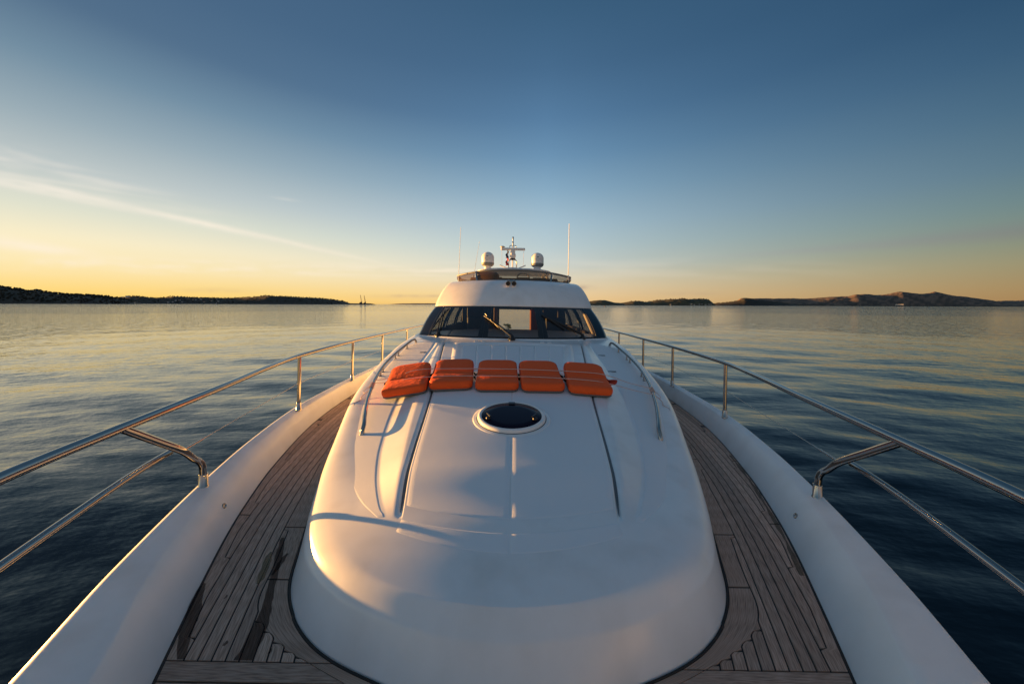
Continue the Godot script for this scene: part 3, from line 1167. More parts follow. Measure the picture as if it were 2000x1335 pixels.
	stain("wet_stain", [[-1.25, 1.84, 0.004], [-1.265, 1.92, 0.014], [-1.275, 2.0, 0.006]], base)
	stain("wet_stain", [[-1.315, 1.402, 0.016], [-1.39, 1.5, 0.026], [-1.45, 1.6, 0.030], [-1.515, 1.7, 0.024], [-1.555, 1.78, 0.008]], base)
	stain("varnish_stain", [[-1.285, 1.78, 0.006], [-1.30, 1.83, 0.018], [-1.33, 1.90, 0.020], [-1.36, 1.97, 0.016], [-1.375, 2.01, 0.005]], base)
	for q in [[-1.19, 1.47, 0.007], [-0.98, 1.44, 0.006], [-1.38, 1.70, 0.005]]:
		stain("wet_stain", [[q[0], q[1] - 0.012, 0.003], [q[0], q[1], q[2]], [q[0] - 0.004, q[1] + 0.012, 0.003]], base)
	var gs := []
	for i in 12:
		var dd := 1.9 + i * 0.14
		gs.append([pw(TEAK, dd) - 0.03, dd, 0.012 + 0.006 * sin(i * 2.3)])
	stain("green_stain", gs, base)

func nose_margin(d: float) -> float:
	return foot_x(d) + 0.016 + 0.10 + 0.10 * (1.0 - smoothstep(1.13, 1.42, d)) if d > 1.2402 else 0.30 * smoothstep(1.11, 1.26, d)

func stain(m: String, pts: Array, parent: Node) -> void:
	var ctr := []
	for p in pts:
		ctr.append(Vector3(p[0], p[2], p[1]))
	var path := spline(ctr, pts.size() * 6)
	var n := FastNoiseLite.new()
	n.seed = 77
	n.frequency = 3.0
	var s := ST()
	var rows := []
	for p in path:
		var w := maxf(p.y * (1.0 + 0.3 * n.get_noise_2d(p.z * 3.0, p.x)), 0.001)
		var c := p.x + 0.006 * n.get_noise_2d(p.z * 4.0, 40.0)
		rows.append(PackedVector3Array([P(c - w, DECK - 0.0012, p.z), P(c, DECK - 0.0014, p.z), P(c + w, DECK - 0.0012, p.z)]))
	sheet(s, rows)
	obj(m, s, M[m], parent)


# ------------------------------------------------------------------ coachroof
func coachroof() -> void:
	var root := part_node("coachroof", yacht)
	var n := 220
	var up := outline(UPP, 1.2, n)
	var lo := outline(LOW, LOWH, n)
	var ft := outline(FOOT, DECK + 0.003, n)
	var s := ST()
	for sgn in [-1.0, 1.0]:
		var rows := []
		for u in n + 1:
			var d := up[u].z
			var w := up[u].x
			var xa := w * pw([1.4, 0.74, 2.3, 0.80, 2.9, 0.88, 4.0, 0.92, 7.4, 0.93], d)
			# columns follow the lines of the roof
			var g := pw(GROOVE, d)
			var dep := 0.018 * smoothstep(1.86, 2.0, d)
			var gw := 0.014
			var fi := maxf(pw(FACET_IN, d), g + gw + 0.046)
			var fo := maxf(pw(FACET_OUT, d), fi + 0.022)
			var marks := [[0.0, 0.0], [g - gw - 0.006, 0.0], [g - gw, 0.001], [g - gw + 0.003, 1.0], [g + gw - 0.006, 1.0], [g + gw, 0.5 * smoothstep(1.9, 2.3, d)], [g + gw + 0.022, 0.0], [fi - 0.016, 0.0], [fi + 0.006, 0.0], [fo - 0.008, 0.0], [fo + 0.006, 0.0], [fo + 0.02, 0.0], [xa, 0.0]]
			var squeeze := minf(1.0, xa / (fo + 0.06))
			var row := PackedVector3Array()
			var cnt := [16, 1, 1, 2, 1, 1, 4, 2, 6, 2, 1, 9]
			for k in marks.size() - 1:
				for q in cnt[k]:
					var f: float = float(q) / cnt[k]
					var x: float = lerpf(marks[k][0], marks[k + 1][0], f) * (squeeze if k < marks.size() - 2 else 1.0)
					if k == marks.size() - 2:
						x = lerpf(marks[k][0] * squeeze, xa, f)
					var gd: float = lerpf(marks[k][1], marks[k + 1][1], f) * dep
					row.append(P(sgn * x, roof_h(x, d) + gd, d))
			# roll over the edge: round along the sides, two soft creases round the nose
			var A := Vector3(xa, roof_h(xa, d), d)
			var A2 := Vector3(w, roof_h(w, d), d)
			var C := lo[u]
			var B := Vector3(maxf(C.x, w) + 0.0, A2.y - 0.012, lerpf(d, C.z, 0.6))
			var B0 := Vector3(lerpf(xa, B.x, 0.62), A.y + (B.y - A.y) * 0.35, d)
			var wn := 1.0 - smoothstep(0.44, 0.66, float(u) / n)
			var U := A2
			for k in 19:
				var t := k / 18.0
				var bez := A * pow(1 - t, 3) + B0 * 3 * t * (1 - t) * (1 - t) + B * 3 * t * t * (1 - t) + C * pow(t, 3)
				var ch: Vector3
				# polyline A-U-C with the corner at U rounded off
				var cut := 0.42
				var U0 := A.lerp(U, 1.0 - cut)
				U0.y = roof_h(U0.x, d)
				var U1 := U.lerp(C, cut * 1.1)
				if k <= 5:
					ch = A.lerp(U0, k / 5.0)
					ch.y = roof_h(ch.x, d)
				elif k <= 13:
					var v := (k - 5) / 8.0
					ch = U0 * (1 - v) * (1 - v) + U * 2 * v * (1 - v) + U1 * v * v
				else:
					ch = U1.lerp(C, (k - 13) / 5.0)
				var p := bez.lerp(ch, wn)
				row.append(P(sgn * p.x, p.y, p.z))
			var F := ft[u]
			for k in 6:
				var t := [0.06, 0.25, 0.5, 0.75, 0.94, 1.0][k] as float
				var p := C.lerp(F, t)
				row.append(P(sgn * p.x, p.y, p.z))
			rows.append(row)
		sheet(s, rows, sgn < 0)
	obj("roof_moulding", s, M["gelcoat"], root)
	# black caulk line where the moulding meets the deck
	s = ST()
	var line := PackedVector3Array()
	for u in range(n, -1, -1):
		line.append(P(-ft[u].x - 0.006, DECK, ft[u].z - (0.006 if ft[u].z < 1.6 else 0.0)))
	for u in range(1, n + 1):
		line.append(P(ft[u].x + 0.006, DECK, ft[u].z - (0.006 if ft[u].z < 1.6 else 0.0)))
	tube(s, line, 0.0055, 0.0055, 6)
	obj("foot_seal", s, M["caulk"], root)

	# dark strips lying in the two channels
	for sgn in [-1.0, 1.0]:
		s = ST()
		var rows := []
		for i in 81:
			var d := lerpf(1.93, 5.9, i / 80.0)
			var g := pw(GROOVE, d)
			var w := 0.0085 * smoothstep(1.9, 2.15, d) + 0.001
			rows.append(PackedVector3Array([P(sgn * (g - w), roof_h(g, d) + 0.0145 * smoothstep(1.86, 2.0, d), d), P(sgn * (g + w), roof_h(g, d) + 0.0145 * smoothstep(1.86, 2.0, d), d)]))
		sheet(s, rows, sgn < 0)
		obj("channel_strip", s, M["dark_groove"], root)

	# non-slip panels: thin raised areas with a bright edge
	for sgn in [-1.0, 1.0]:
		panel(root, sgn, func(d: float) -> float: return 0.011, func(d: float) -> float: return pw(GROOVE, d) - 0.035, func(x: float) -> float: return 1.862 + 0.34 * x * x, func(x: float) -> float: return 4.35, "nonskid_panel")
		panel(root, sgn, func(d: float) -> float: return pw(FACET_OUT, d) + 0.03 if d > 1.95 else pw(FACET_OUT, d) + 0.02, func(d: float) -> float: return maxf(pw(SKID_OUT, d), pw(FACET_OUT, d) + 0.035), func(x: float) -> float: return 1.90, func(x: float) -> float: return 6.6 - 0.15 * x * x, "nonskid_panel")
		panel(root, sgn, func(d: float) -> float: return 0.012, func(d: float) -> float: return 0.575, func(x: float) -> float: return 1.65 + 0.40 * x * x, func(x: float) -> float: return 1.752 + 0.32 * x * x, "nonskid_panel")

	# raised lid aft of the cushions, with ribs
	var lid := part_node("storage_lid", yacht)
	s = ST()
	var rows := []
	for i in 40:
		var d := lerpf(4.45, 5.86, i / 39.0)
		var row := PackedVector3Array()
		var hw := pw([4.4, 0.80, 5.86, 1.0], d)
		var end := smoothstep(5.86, 5.80, d)
		for k in 61:
			var x := lerpf(-hw, hw, k / 60.0)
			var ed := (hw - absf(x))
			var rim := smoothstep(0.0, 0.03, ed) * end
			var well := smoothstep(0.10, 0.125, ed) * smoothstep(5.74, 5.71, d)
			row.append(P(x, roof_h(x, d) - 0.002 - rim * 0.020 + well * 0.014, d))
		rows.append(row)
	sheet(s, rows)
	obj("lid_moulding", s, M["gelcoat"], lid)
	for k in 7:
		s = ST()
		rows = []
		for i in 24:
			var d := lerpf(4.48, 5.66, i / 23.0)
			var hw := pw([4.4, 0.80, 5.86, 1.0], d) - 0.15
			var x0 := lerpf(-hw, hw, (k + 0.035) / 7.0)
			var x1 := lerpf(-hw, hw, (k + 0.965) / 7.0)
			var hgt := -0.002 if i > 0 and i < 23 else 0.006
			var row := PackedVector3Array()
			for q in [[x0, 0.0], [x0 + 0.005, 1.0], [x0 + 0.014, 1.0], [lerpf(x0, x1, 0.5), 1.0], [x1 - 0.014, 1.0], [x1 - 0.005, 1.0], [x1, 0.0]]:
				row.append(P(q[0], roof_h(q[0], d) - 0.0075 - 0.0025 * q[1] + hgt * q[1], d))
			rows.append(row)
		sheet(s, rows)
		obj("lid_slat", s, M["nonskid_gelcoat"], lid)
	for x in [-0.62, -0.5, 0.5, 0.62]:
		s = ST()
		box(s, Vector3(0.07, 0.012, 0.05), Transform3D(Basis(Vector3.RIGHT, 0.12), P(x, roof_h(x, 5.92) - 0.006, 5.92)), 0.004)
		obj("hinge", s, M["white_plastic"], lid)
	# small dark drains beside the lid
	for q in [[-1.42, 5.55], [1.42, 5.55], [-1.30, 4.75], [1.36, 4.75]]:
		s = ST()
		box(s, Vector3(0.11, 0.006, 0.03), Transform3D(Basis(Vector3.RIGHT, 0.12), P(q[0], roof_h(q[0], q[1]) - 0.005, q[1])), 0.002)
		obj("vent_slot", s, M["black_plastic"], root)

func panel(parent: Node, sgn: float, xi: Callable, xo: Callable, df: Callable, db: Callable, called: String) -> void:
	var s := ST()
	var na := 22
	var nb := 64
	var rows := []
	for j in range(-1, nb + 2):
		var b := clampf(float(j) / nb, 0.0, 1.0)
		var row := PackedVector3Array()
		for i in range(-1, na + 2):
			var a := clampf(float(i) / na, 0.0, 1.0)
			var d := 2.5
			var x := 0.0
			for it in 4:
				x = lerpf(xi.call(d), xo.call(d), a)
				d = lerpf(df.call(x), db.call(x), pow(b, 1.25))
			var lift := 0.0018
			if i == -1 or i == na + 1:
				x += -0.009 if i == -1 else 0.009
				lift = -0.001
			if j == -1 or j == nb + 1:
				d += -0.010 if j == -1 else 0.010
				lift = -0.001
			row.append(P(sgn * x, roof_h(x, d) - lift, d))
		rows.append(row)
	sheet(s, rows, sgn < 0)
	obj(called, s, M["nonskid_gelcoat"], parent)


func surface_frame(x: float, d: float, lift := 0.0) -> Transform3D:
	var e := 0.03
	var p := P(x, roof_h(x, d) - lift, d)
	var dx := (P(x + e, top_h(x + e, d), d) - P(x - e, top_h(x - e, d), d)).normalized()
	var dz := (P(x, top_h(x, d - e), d - e) - P(x, top_h(x, d + e), d + e)).normalized()
	var ny := dz.cross(dx).normalized()
	return Transform3D(Basis(dx, ny, dx.cross(ny)), p)


func deck_fittings() -> void:
	# round deck hatch
	var hatch := part_node("deck_hatch", yacht)
	var xf := surface_frame(0.0, 3.08)
	var s := ST()
	lathe(s, [Vector2(0.345, -0.03), Vector2(0.342, 0.004), Vector2(0.334, 0.007), Vector2(0.30, 0.007)], xf, 72)
	obj("hatch_plinth", s, M["gelcoat"], hatch)
	s = ST()
	lathe(s, [Vector2(0.302, -0.02), Vector2(0.302, 0.012), Vector2(0.3005, 0.013)], xf, 72)
	lathe(s, [Vector2(0.300, 0.012), Vector2(0.300, 0.024), Vector2(0.295, 0.034), Vector2(0.286, 0.038), Vector2(0.276, 0.038), Vector2(0.268, 0.035), Vector2(0.264, 0.028)], xf, 72)
	obj("hatch_ring", s, M["white_plastic"], hatch)
	s = ST()
	lathe(s, [Vector2(0.308, -0.02), Vector2(0.308, 0.009), Vector2(0.299, 0.0105)], xf, 72)
	obj("hatch_gasket", s, M["black_plastic"], hatch)
	s = ST()
	lathe(s, [Vector2(0.266, 0.030), Vector2(0.262, 0.033), Vector2(0.18, 0.0335), Vector2(0.09, 0.034), Vector2(0.001, 0.034)], xf, 72)
	obj("hatch_pane", s, M["hatch_glass"], hatch)
	for q in [[-0.20, 0.10, 0.5], [0.20, 0.10, -0.5]]:
		s = ST()
		lathe(s, [Vector2(0.020, 0.038), Vector2(0.020, 0.050), Vector2(0.014, 0.056), Vector2(0.001, 0.057)], xf * Transform3D(Basis(), Vector3(q[0], 0, q[1])), 16)
		box(s, Vector3(0.016, 0.012, 0.075), xf * Transform3D(Basis(Vector3.UP, q[2]), Vector3(q[0] * 0.98, 0.062, q[1] - 0.025)), 0.004)
		obj("hatch_handle", s, M["black_plastic"], hatch)
	s = ST()
	box(s, Vector3(0.06, 0.008, 0.045), xf * Transform3D(Basis(), Vector3(0, 0.038, -0.238)), 0.003)
	obj("hatch_hinge", s, M["black_plastic"], hatch)

	# courtesy lights and oval scupper plates on the inner bulwark
	for sgn in [-1.0, 1.0]:
		for q in [[2.27, 0.42, 0], [2.78, 0.72, 1], [3.25, 0.72, 1], [3.8, 0.7, 1]]:
			var d: float = q[0]
			var x := pw(CAPX, d)
			var c := x - pw(CAPW, d)
			var e := pw(TEAK, d) + 0.004
			var mid := Vector2(lerpf(c, e, 0.50), CAP + 0.085)
			var foot := Vector2(e, DECK + 0.004)
			var p2 := mid.lerp(foot, (q[1] - 0.3) / 0.7)
			var tang := foot - mid
			var nrm := Vector3(-sgn * tang.y, 0, 0) + Vector3(0, absf(tang.x), 0)
			nrm = nrm.normalized()
			var along := (P(sgn * pw(TEAK, d + 0.1), 0, d + 0.1) - P(sgn * pw(TEAK, d - 0.1), 0, d - 0.1)).normalized()
			var y := (nrm - along * nrm.dot(along)).normalized()
			var b := Basis(along, y, along.cross(y))
			var pos := P(sgn * p2.x, p2.y, d)
			s = ST()
			if q[2] == 0:
				lathe(s, [Vector2(0.017, 0.0), Vector2(0.017, 0.004), Vector2(0.012, 0.007), Vector2(0.011, 0.003), Vector2(0.001, 0.002)], Transform3D(b, pos).scaled_local(Vector3(1.35, 1, 1)), 24)
				obj("courtesy_light", s, M["steel"], yacht)
			else:
				lathe(s, [Vector2(0.036, -0.004), Vector2(0.036, 0.0002), Vector2(0.0345, 0.0012), Vector2(0.028, 0.0012), Vector2(0.024, 0.0003), Vector2(0.001, 0.0002)], Transform3D(b, pos).scaled_local(Vector3(1.9, 1, 0.75)), 32)
				obj("scupper_plate", s, M["satin_gelcoat"], yacht)


# ------------------------------------------------------------------ rails
const RAILX := [-1.42, 0.0, -1.2, 0.42, -0.9, 0.72, -0.4, 1.06, 0.3, 1.40, 1.18, 1.735, 1.66, 1.862, 2.5, 2.07, 3.2, 2.26, 3.96, 2.42, 5.5, 2.53, 6.8, 2.55, 9.0, 2.56, 13.0, 2.5]
const RAILH := 0.62

func rails() -> void:
	for sgn in [-1.0, 1.0]:
		var root := part_node("bow_rail", yacht)
		var s := ST()
		var path := PackedVector3Array()
		var d := -1.41
		while d < 13.0:
			path.append(P(sgn * pw(RAILX, d), RAILH, d))
			d += 0.05 if d < -0.5 else 0.12
		tube(s, path, 0.0225, 0.0225, 16)
		obj("top_rail", s, M["steel"], root)
		# raked strut at the first station and the lower rail that starts from it
		s = ST()
		var strut := spline([P(sgn * 2.03, CAP + 0.0, 2.30), P(sgn * 2.03, 1.135, 2.295), P(sgn * 2.028, 1.085, 2.285), P(sgn * 2.008, 1.035, 2.235), P(sgn * 1.965, 0.985, 2.155), P(sgn * 1.89, 0.87, 2.0), P(sgn * 1.876, 0.745, 1.83), P(sgn * 1.862, RAILH, 1.66)], 42)
		tube(s, strut, 0.0195, 0.0195, 14)
		obj("strut", s, M["steel"], root)
		s = ST()
		var low := PackedVector3Array()
		for i in 40:
			var dd := lerpf(1.99, -1.25, i / 39.0)
			low.append(P(sgn * maxf(pw(RAILX, dd + 0.15) - 0.03 - 0.06 * smoothstep(1.9, 0.8, dd), 0.02), lerpf(0.875, 0.93, smoothstep(2.0, 0.4, dd)), dd))
		tube(s, low, 0.0165, 0.0165, 14)
		obj("lower_rail", s, M["steel"], root)
		collar(root, sgn, 2.03, 2.30)
		# upright stanchions
		for q in [[3.96, 2.425, 2.425], [5.5, 2.53, 2.53], [6.8, 2.55, 2.55], [8.4, 2.56, 2.56], [10.2, 2.55, 2.55], [0.25, 1.16, 1.39]]:
			s = ST()
			tube(s, PackedVector3Array([P(sgn * q[1], CAP, q[0]), P(sgn * q[2], RAILH + 0.01, q[0])]), 0.019, 0.019, 14)
			obj("stanchion", s, M["steel"], root)
			collar(root, sgn, q[1], q[0])
		# guard wire from the strut aft, with its rigging screw
		s = ST()
		var a := P(sgn * 1.895, 0.872, 2.01)
		var b := P(sgn * 2.425, 0.93, 3.96)
		var e := P(sgn * 2.53, 0.93, 5.5)
		tube(s, PackedVector3Array([a, b, e, P(sgn * 2.55, 0.93, 6.8)]), 0.0028, 0.0028, 6)
		obj("guard_wire", s, M["steel"], root)
		s = ST()
		tube(s, PackedVector3Array([a.lerp(b, 0.01), a.lerp(b, 0.03), a.lerp(b, 0.06), a.lerp(b, 0.09)]), 0.0075, 0.0075, 10)
		tube(s, PackedVector3Array([a.lerp(b, 0.09), a.lerp(b, 0.14)]), 0.0045, 0.0045, 8)
		obj("rigging_screw", s, M["steel"], root)
		# grab rail on the coachroof
		var hr := part_node("grab_rail", yacht)
		s = ST()
		var pts := []
		for q in [[3.00, 1.29, -0.012], [3.02, 1.292, 0.03], [3.08, 1.305, 0.055], [3.25, 1.37, 0.068], [3.63, 1.50, 0.075], [4.2, 1.655, 0.08], [4.77, 1.76, 0.08], [5.3, 1.80, 0.08], [5.75, 1.80, 0.078], [6.1, 1.78, 0.075], [6.25, 1.77, 0.06], [6.32, 1.765, 0.02], [6.34, 1.763, -0.01]]:
			pts.append(P(sgn * q[1], roof_h(q[1], q[0]) - q[2], q[0]))
		tube(s, spline(pts, 90), 0.019, 0.019, 14)
		obj("grab_bar", s, M["steel"], hr)
		for q in [[4.55, 1.722], [4.72, 1.752], [5.35, 1.802], [5.5, 1.803], [5.9, 1.792]]:
			s = ST()
			var h0 := roof_h(q[1], q[0])
			tube(s, PackedVector3Array([P(sgn * q[1], h0 + 0.01, q[0]), P(sgn * q[1], h0 - 0.075, q[0])]), 0.010, 0.010, 10)
			lathe(s, [Vector2(0.024, -0.01), Vector2(0.024, 0.004), Vector2(0.018, 0.008), Vector2(0.001, 0.008)], Transform3D(Basis(), P(sgn * q[1], h0, q[0])), 14)
			obj("bracket", s, M["steel"], hr)

func collar(root: Node, sgn: float, x: float, d: float) -> void:
	var s := ST()
	lathe(s, [Vector2(0.030, -0.012), Vector2(0.030, 0.002), Vector2(0.0255, 0.006), Vector2(0.0255, 0.078), Vector2(0.0235, 0.082), Vector2(0.019, 0.083)], Transform3D(Basis(), P(sgn * x, CAP - 0.003, d)), 22)
	obj("collar", s, M["steel"], root)


# ------------------------------------------------------------------ deckhouse
# s runs from -1 (left corner) over the front to 1; beyond that down the sides
func ws_bottom(s: float) -> Vector3:
	var a := absf(s)
	if a <= 1.0:
		return P(s * 1.90, 0.605 + 0.03 * a * a, 6.2 + 0.82 * pow(a, 2.3))
	return P(signf(s) * (1.90 + 0.04 * minf((a - 1.0) * 2.0, 1.0)), 0.635 + 0.0 * a, 7.02 + (a - 1.0) * 6.0)

func ws_top(s: float) -> Vector3:
	var a := absf(s)
	if a <= 1.0:
		return P(s * 1.69, 0.022 + 0.02 * a * a, 6.98 + 0.66 * pow(a, 2.3))
	return P(signf(s) * (1.69 + 0.04 * minf((a - 1.0) * 2.0, 1.0)), 0.042, 7.64 + (a - 1.0) * 5.4)

func ws_pt(s: float, t: float, off := 0.0) -> Vector3:
	var b := ws_bottom(s)
	var c := ws_top(s)
	var p := b.lerp(c, t)
	# a little belly in the glass
	var k := smoothstep(0.55, 1.25, absf(s))
	var out := Vector3(lerpf(s * 0.5, signf(s), k), 0.35, 1.0 - k).normalized()
	return p + out * (0.035 * 4 * t * (1 - t) + off)

func ws_strip(s0: float, s1: float, t0: float, t1: float, off: float, n := 24, m := 8) -> Array:
	var rows := []
	for j in m + 1:
		var row := PackedVector3Array()
		for i in n + 1:
			row.append(ws_pt(lerpf(s0, s1, float(i) / n), lerpf(t0, t1, float(j) / m), off))
		rows.append(row)
	return rows

func solid_strip(s: SurfaceTool, s0: float, s1: float, t0: float, t1: float, off: float, thick: float, n := 12, m := 8) -> void:
	var a := ws_strip(s0, s1, t0, t1, off, n, m)
	var b := ws_strip(s0, s1, t0, t1, off - thick, n, m)
	sheet(s, a)
	sheet(s, b, true)
	for e in [0, m]:
		sheet(s, [a[e], b[e]], e != 0)
	for e in [0, n]:
		var ca := PackedVector3Array()
		var cb := PackedVector3Array()
		for j in m + 1:
			ca.append(a[j][e])
			cb.append(b[j][e])
		sheet(s, [ca, cb], e == 0)

func deckhouse() -> void:
	var root := part_node("deckhouse", yacht)
	var s := ST()
	# coaming under the windscreen and down the sides
	var rows := []
	for j in 5:
		var row := PackedVector3Array()
		for i in 121:
			var q := lerpf(-2.0, 2.0, i / 120.0)
			var b := ws_bottom(q)
			var out := Vector3(q * 0.5 if absf(q) < 1.0 else signf(q), 0.0, 1.0 if absf(q) < 1.0 else 0.0).normalized()
			var f := [Vector2(0.0, 0.0), Vector2(0.012, -0.012), Vector2(0.03, -0.03), Vector2(0.075, -0.06), Vector2(0.12, -0.16)][j] as Vector2
			var drop := f.y - (0.85 if absf(q) > 1.02 and j == 4 else 0.0)
			row.append(b + out * f.x + Vector3(0, drop, 0))
		rows.append(row)
	sheet(s, rows, true)
	obj("coaming", s, M["gelcoat"], root)
	# black frame: pillars and rails of the windscreen
	var frame := part_node("windscreen", yacht)
	for q in [[-0.335, -0.245], [0.245, 0.335], [-1.10, -0.865], [0.865, 1.10]]:
		s = ST()
		solid_strip(s, q[0], q[1], 0.0, 1.0, 0.0, 0.03)
		obj("pillar", s, M["black_plastic"], frame)
	s = ST()
	solid_strip(s, -0.865, 0.865, 0.93, 1.0, -0.001, 0.03, 48, 2)
	obj("top_frame", s, M["black_gloss"], frame)
	s = ST()
	solid_strip(s, -0.865, 0.865, 0.0, 0.045, -0.001, 0.03, 48, 2)
	obj("bottom_frame", s, M["black_gloss"], frame)
	for q in [[-1.10, -0.293], [-0.287, 0.287], [0.293, 1.10]]:
		s = ST()
		sheet(s, ws_strip(q[0], q[1], 0.01, 0.985, 0.006, 30, 8))
		obj("pane", s, M["tinted_glass"], frame)
	# side windows with pillars
	for sgn in [-1.0, 1.0]:
		for q in [[1.10, 1.42], [1.47, 1.72], [1.77, 1.97]]:
			s = ST()
			sheet(s, ws_strip(sgn * q[0], sgn * q[1], 0.0, 1.0, 0.0, 6, 4), sgn < 0)
			obj("side_window", s, M["tinted_glass"], root)
		for q in [[1.42, 1.47], [1.72, 1.77], [1.97, 2.0]]:
			s = ST()
			solid_strip(s, minf(sgn * q[0], sgn * q[1]), maxf(sgn * q[0], sgn * q[1]), 0.0, 1.0, 0.004, 0.06, 3, 4)
			obj("side_pillar", s, M["black_gloss"], root)
	# domed roof from the window heads to the flybridge coaming
	s = ST()
	rows = []
	var prof := 22
	for j in prof + 1:
		var t := float(j) / prof
		var v := sin(t * PI / 2)
		var h := pow(t, 1.2)
		var row := PackedVector3Array()
		for i in 141:
			var q := lerpf(-2.0, 2.0, i / 140.0)
			row.append(roof_pt(q, h, v))
		rows.append(row)
	# the small lip over the glass
	var lip := PackedVector3Array()
	var lip2 := PackedVector3Array()
	for i in 141:
		var q := lerpf(-2.0, 2.0, i / 140.0)
		lip.append(roof_pt(q, 0.0, 0.0) + Vector3(0, -0.016, 0))
		lip2.append(ws_pt(q, 0.985, -0.02))
	sheet(s, [lip2, lip] + rows)
	# flat floor of the flybridge
	var c := PackedVector3Array()
	for i in 141:
		c.append(Vector3(0, rows[-1][i].y + 0.0, rows[-1][i].z))
	sheet(s, [rows[-1], c])
	obj("roof", s, M["gelcoat"], root)
	# raised line round the brow
	s = ST()
	rows = []
	for k in 4:
		var row := PackedVector3Array()
		for i in 141:
			var q := lerpf(-1.9, 1.9, i / 140.0)
			var p := roof_pt(q, 0.075 + [0.0, 0.004, 0.014, 0.018][k], 0.155 + [0.0, 0.006, 0.018, 0.022][k])
			var out := Vector3(q * 0.5 if absf(q) < 1.0 else signf(q), 0.3, 1.0 if absf(q) < 1.0 else 0.0).normalized()
			row.append(p + out * [-0.006, 0.006, 0.006, -0.006][k])
		rows.append(row)
	sheet(s, rows)
	obj("brow_moulding", s, M["gelcoat"], root)
	# wipers
	wiper([-1.43, 6.72], Vector2(-0.80, 0.80), Vector2(-0.84, 0.16), Vector2(-0.76, 0.86), frame)
	wiper([-0.02, 6.17], Vector2(-0.30, 0.62), Vector2(-0.13, 0.25), Vector2(-0.305, 0.70), frame)
	wiper([1.32, 6.66], Vector2(0.33, 0.62), Vector2(0.52, 0.27), Vector2(0.31, 0.70), frame)

func roof_pt(q: float, h: float, v: float) -> Vector3:
	var a := ws_top(q)
	var s := absf(q)
	var b: Vector3
	if s <= 1.0:
		b = P(q * 1.47, -0.575 + 0.03 * s * s, 8.15 + 0.55 * pow(s, 2.3))
	else:
		b = P(signf(q) * 1.48, -0.545, 8.70 + (s - 1.0) * 4.6)
	var over := Vector3(q * 0.4 if s < 1.0 else signf(q), 0, 1.0 if s < 1.0 else 0.0).normalized() * 0.025
	var p := a.lerp(b, h) + over * (1.0 - h)
	p.y = lerpf(a.y - 0.0, b.y, v)
	return p

func wiper(piv: Array, arm_end: Vector2, blade0: Vector2, blade1: Vector2, parent: Node) -> void:
	var root := part_node("wiper", parent)
	var s := ST()
	var p0 := P(piv[0], roof_h(piv[0], piv[1]) - 0.02, piv[1] - 0.06)
	lathe(s, [Vector2(0.055, -0.03), Vector2(0.055, 0.02), Vector2(0.035, 0.03), Vector2(0.03, 0.07), Vector2(0.001, 0.075)], Transform3D(Basis(), p0), 14)
	box(s, Vector3(0.13, 0.03, 0.07), Transform3D(Basis(), p0 + Vector3(0, 0.005, 0)), 0.006)
	obj("pivot", s, M["black_plastic"], root)
	var tip := ws_pt(arm_end.x, arm_end.y, 0.05)
	var a := p0 + Vector3(0, 0.06, 0)
	var side := Vector3(0.022, 0, 0)
	s = ST()
	for k in [-1.0, 1.0]:
		tube(s, PackedVector3Array([a + side * k, a.lerp(tip, 0.4) + side * k + Vector3(0, 0.012, 0.02), tip + side * k * 0.8]), 0.0115, 0.010, 8)
	obj("arm", s, M["black_plastic"], root)
	s = ST()
	var row := PackedVector3Array()
	for i in 9:
		var q := blade0.lerp(blade1, i / 8.0)
		row.append(ws_pt(q.x, q.y, 0.03))
	tube(s, row, 0.013, 0.013, 8)
	obj("blade", s, M["black_plastic"], root)


func fly_bottom(q: float) -> Vector3:
	var a := absf(q)
	if a <= 1.0:
		return P(q * 1.40, -0.565 + 0.0 * a, 8.28 + 0.72 * pow(a, 2.2))
	return P(signf(q) * (1.40 + 0.02 * (a - 1.0)), -0.565, 9.0 + (a - 1.0) * 2.4)

func fly_top(q: float) -> Vector3:
	var a := absf(q)
	var hh := lerpf(-0.85 + 0.10 * pow(minf(a, 1.0), 2.0), -0.60, pow(clampf((a - 0.95) / 0.42, 0.0, 1.0), 2.0))
	if a <= 1.0:
		return P(q * 1.50, hh, 8.50 + 0.74 * pow(a, 2.2))
	return P(signf(q) * (1.50 - 0.06 * (a - 1.0)), hh, 9.24 + (a - 1.0) * 2.4)

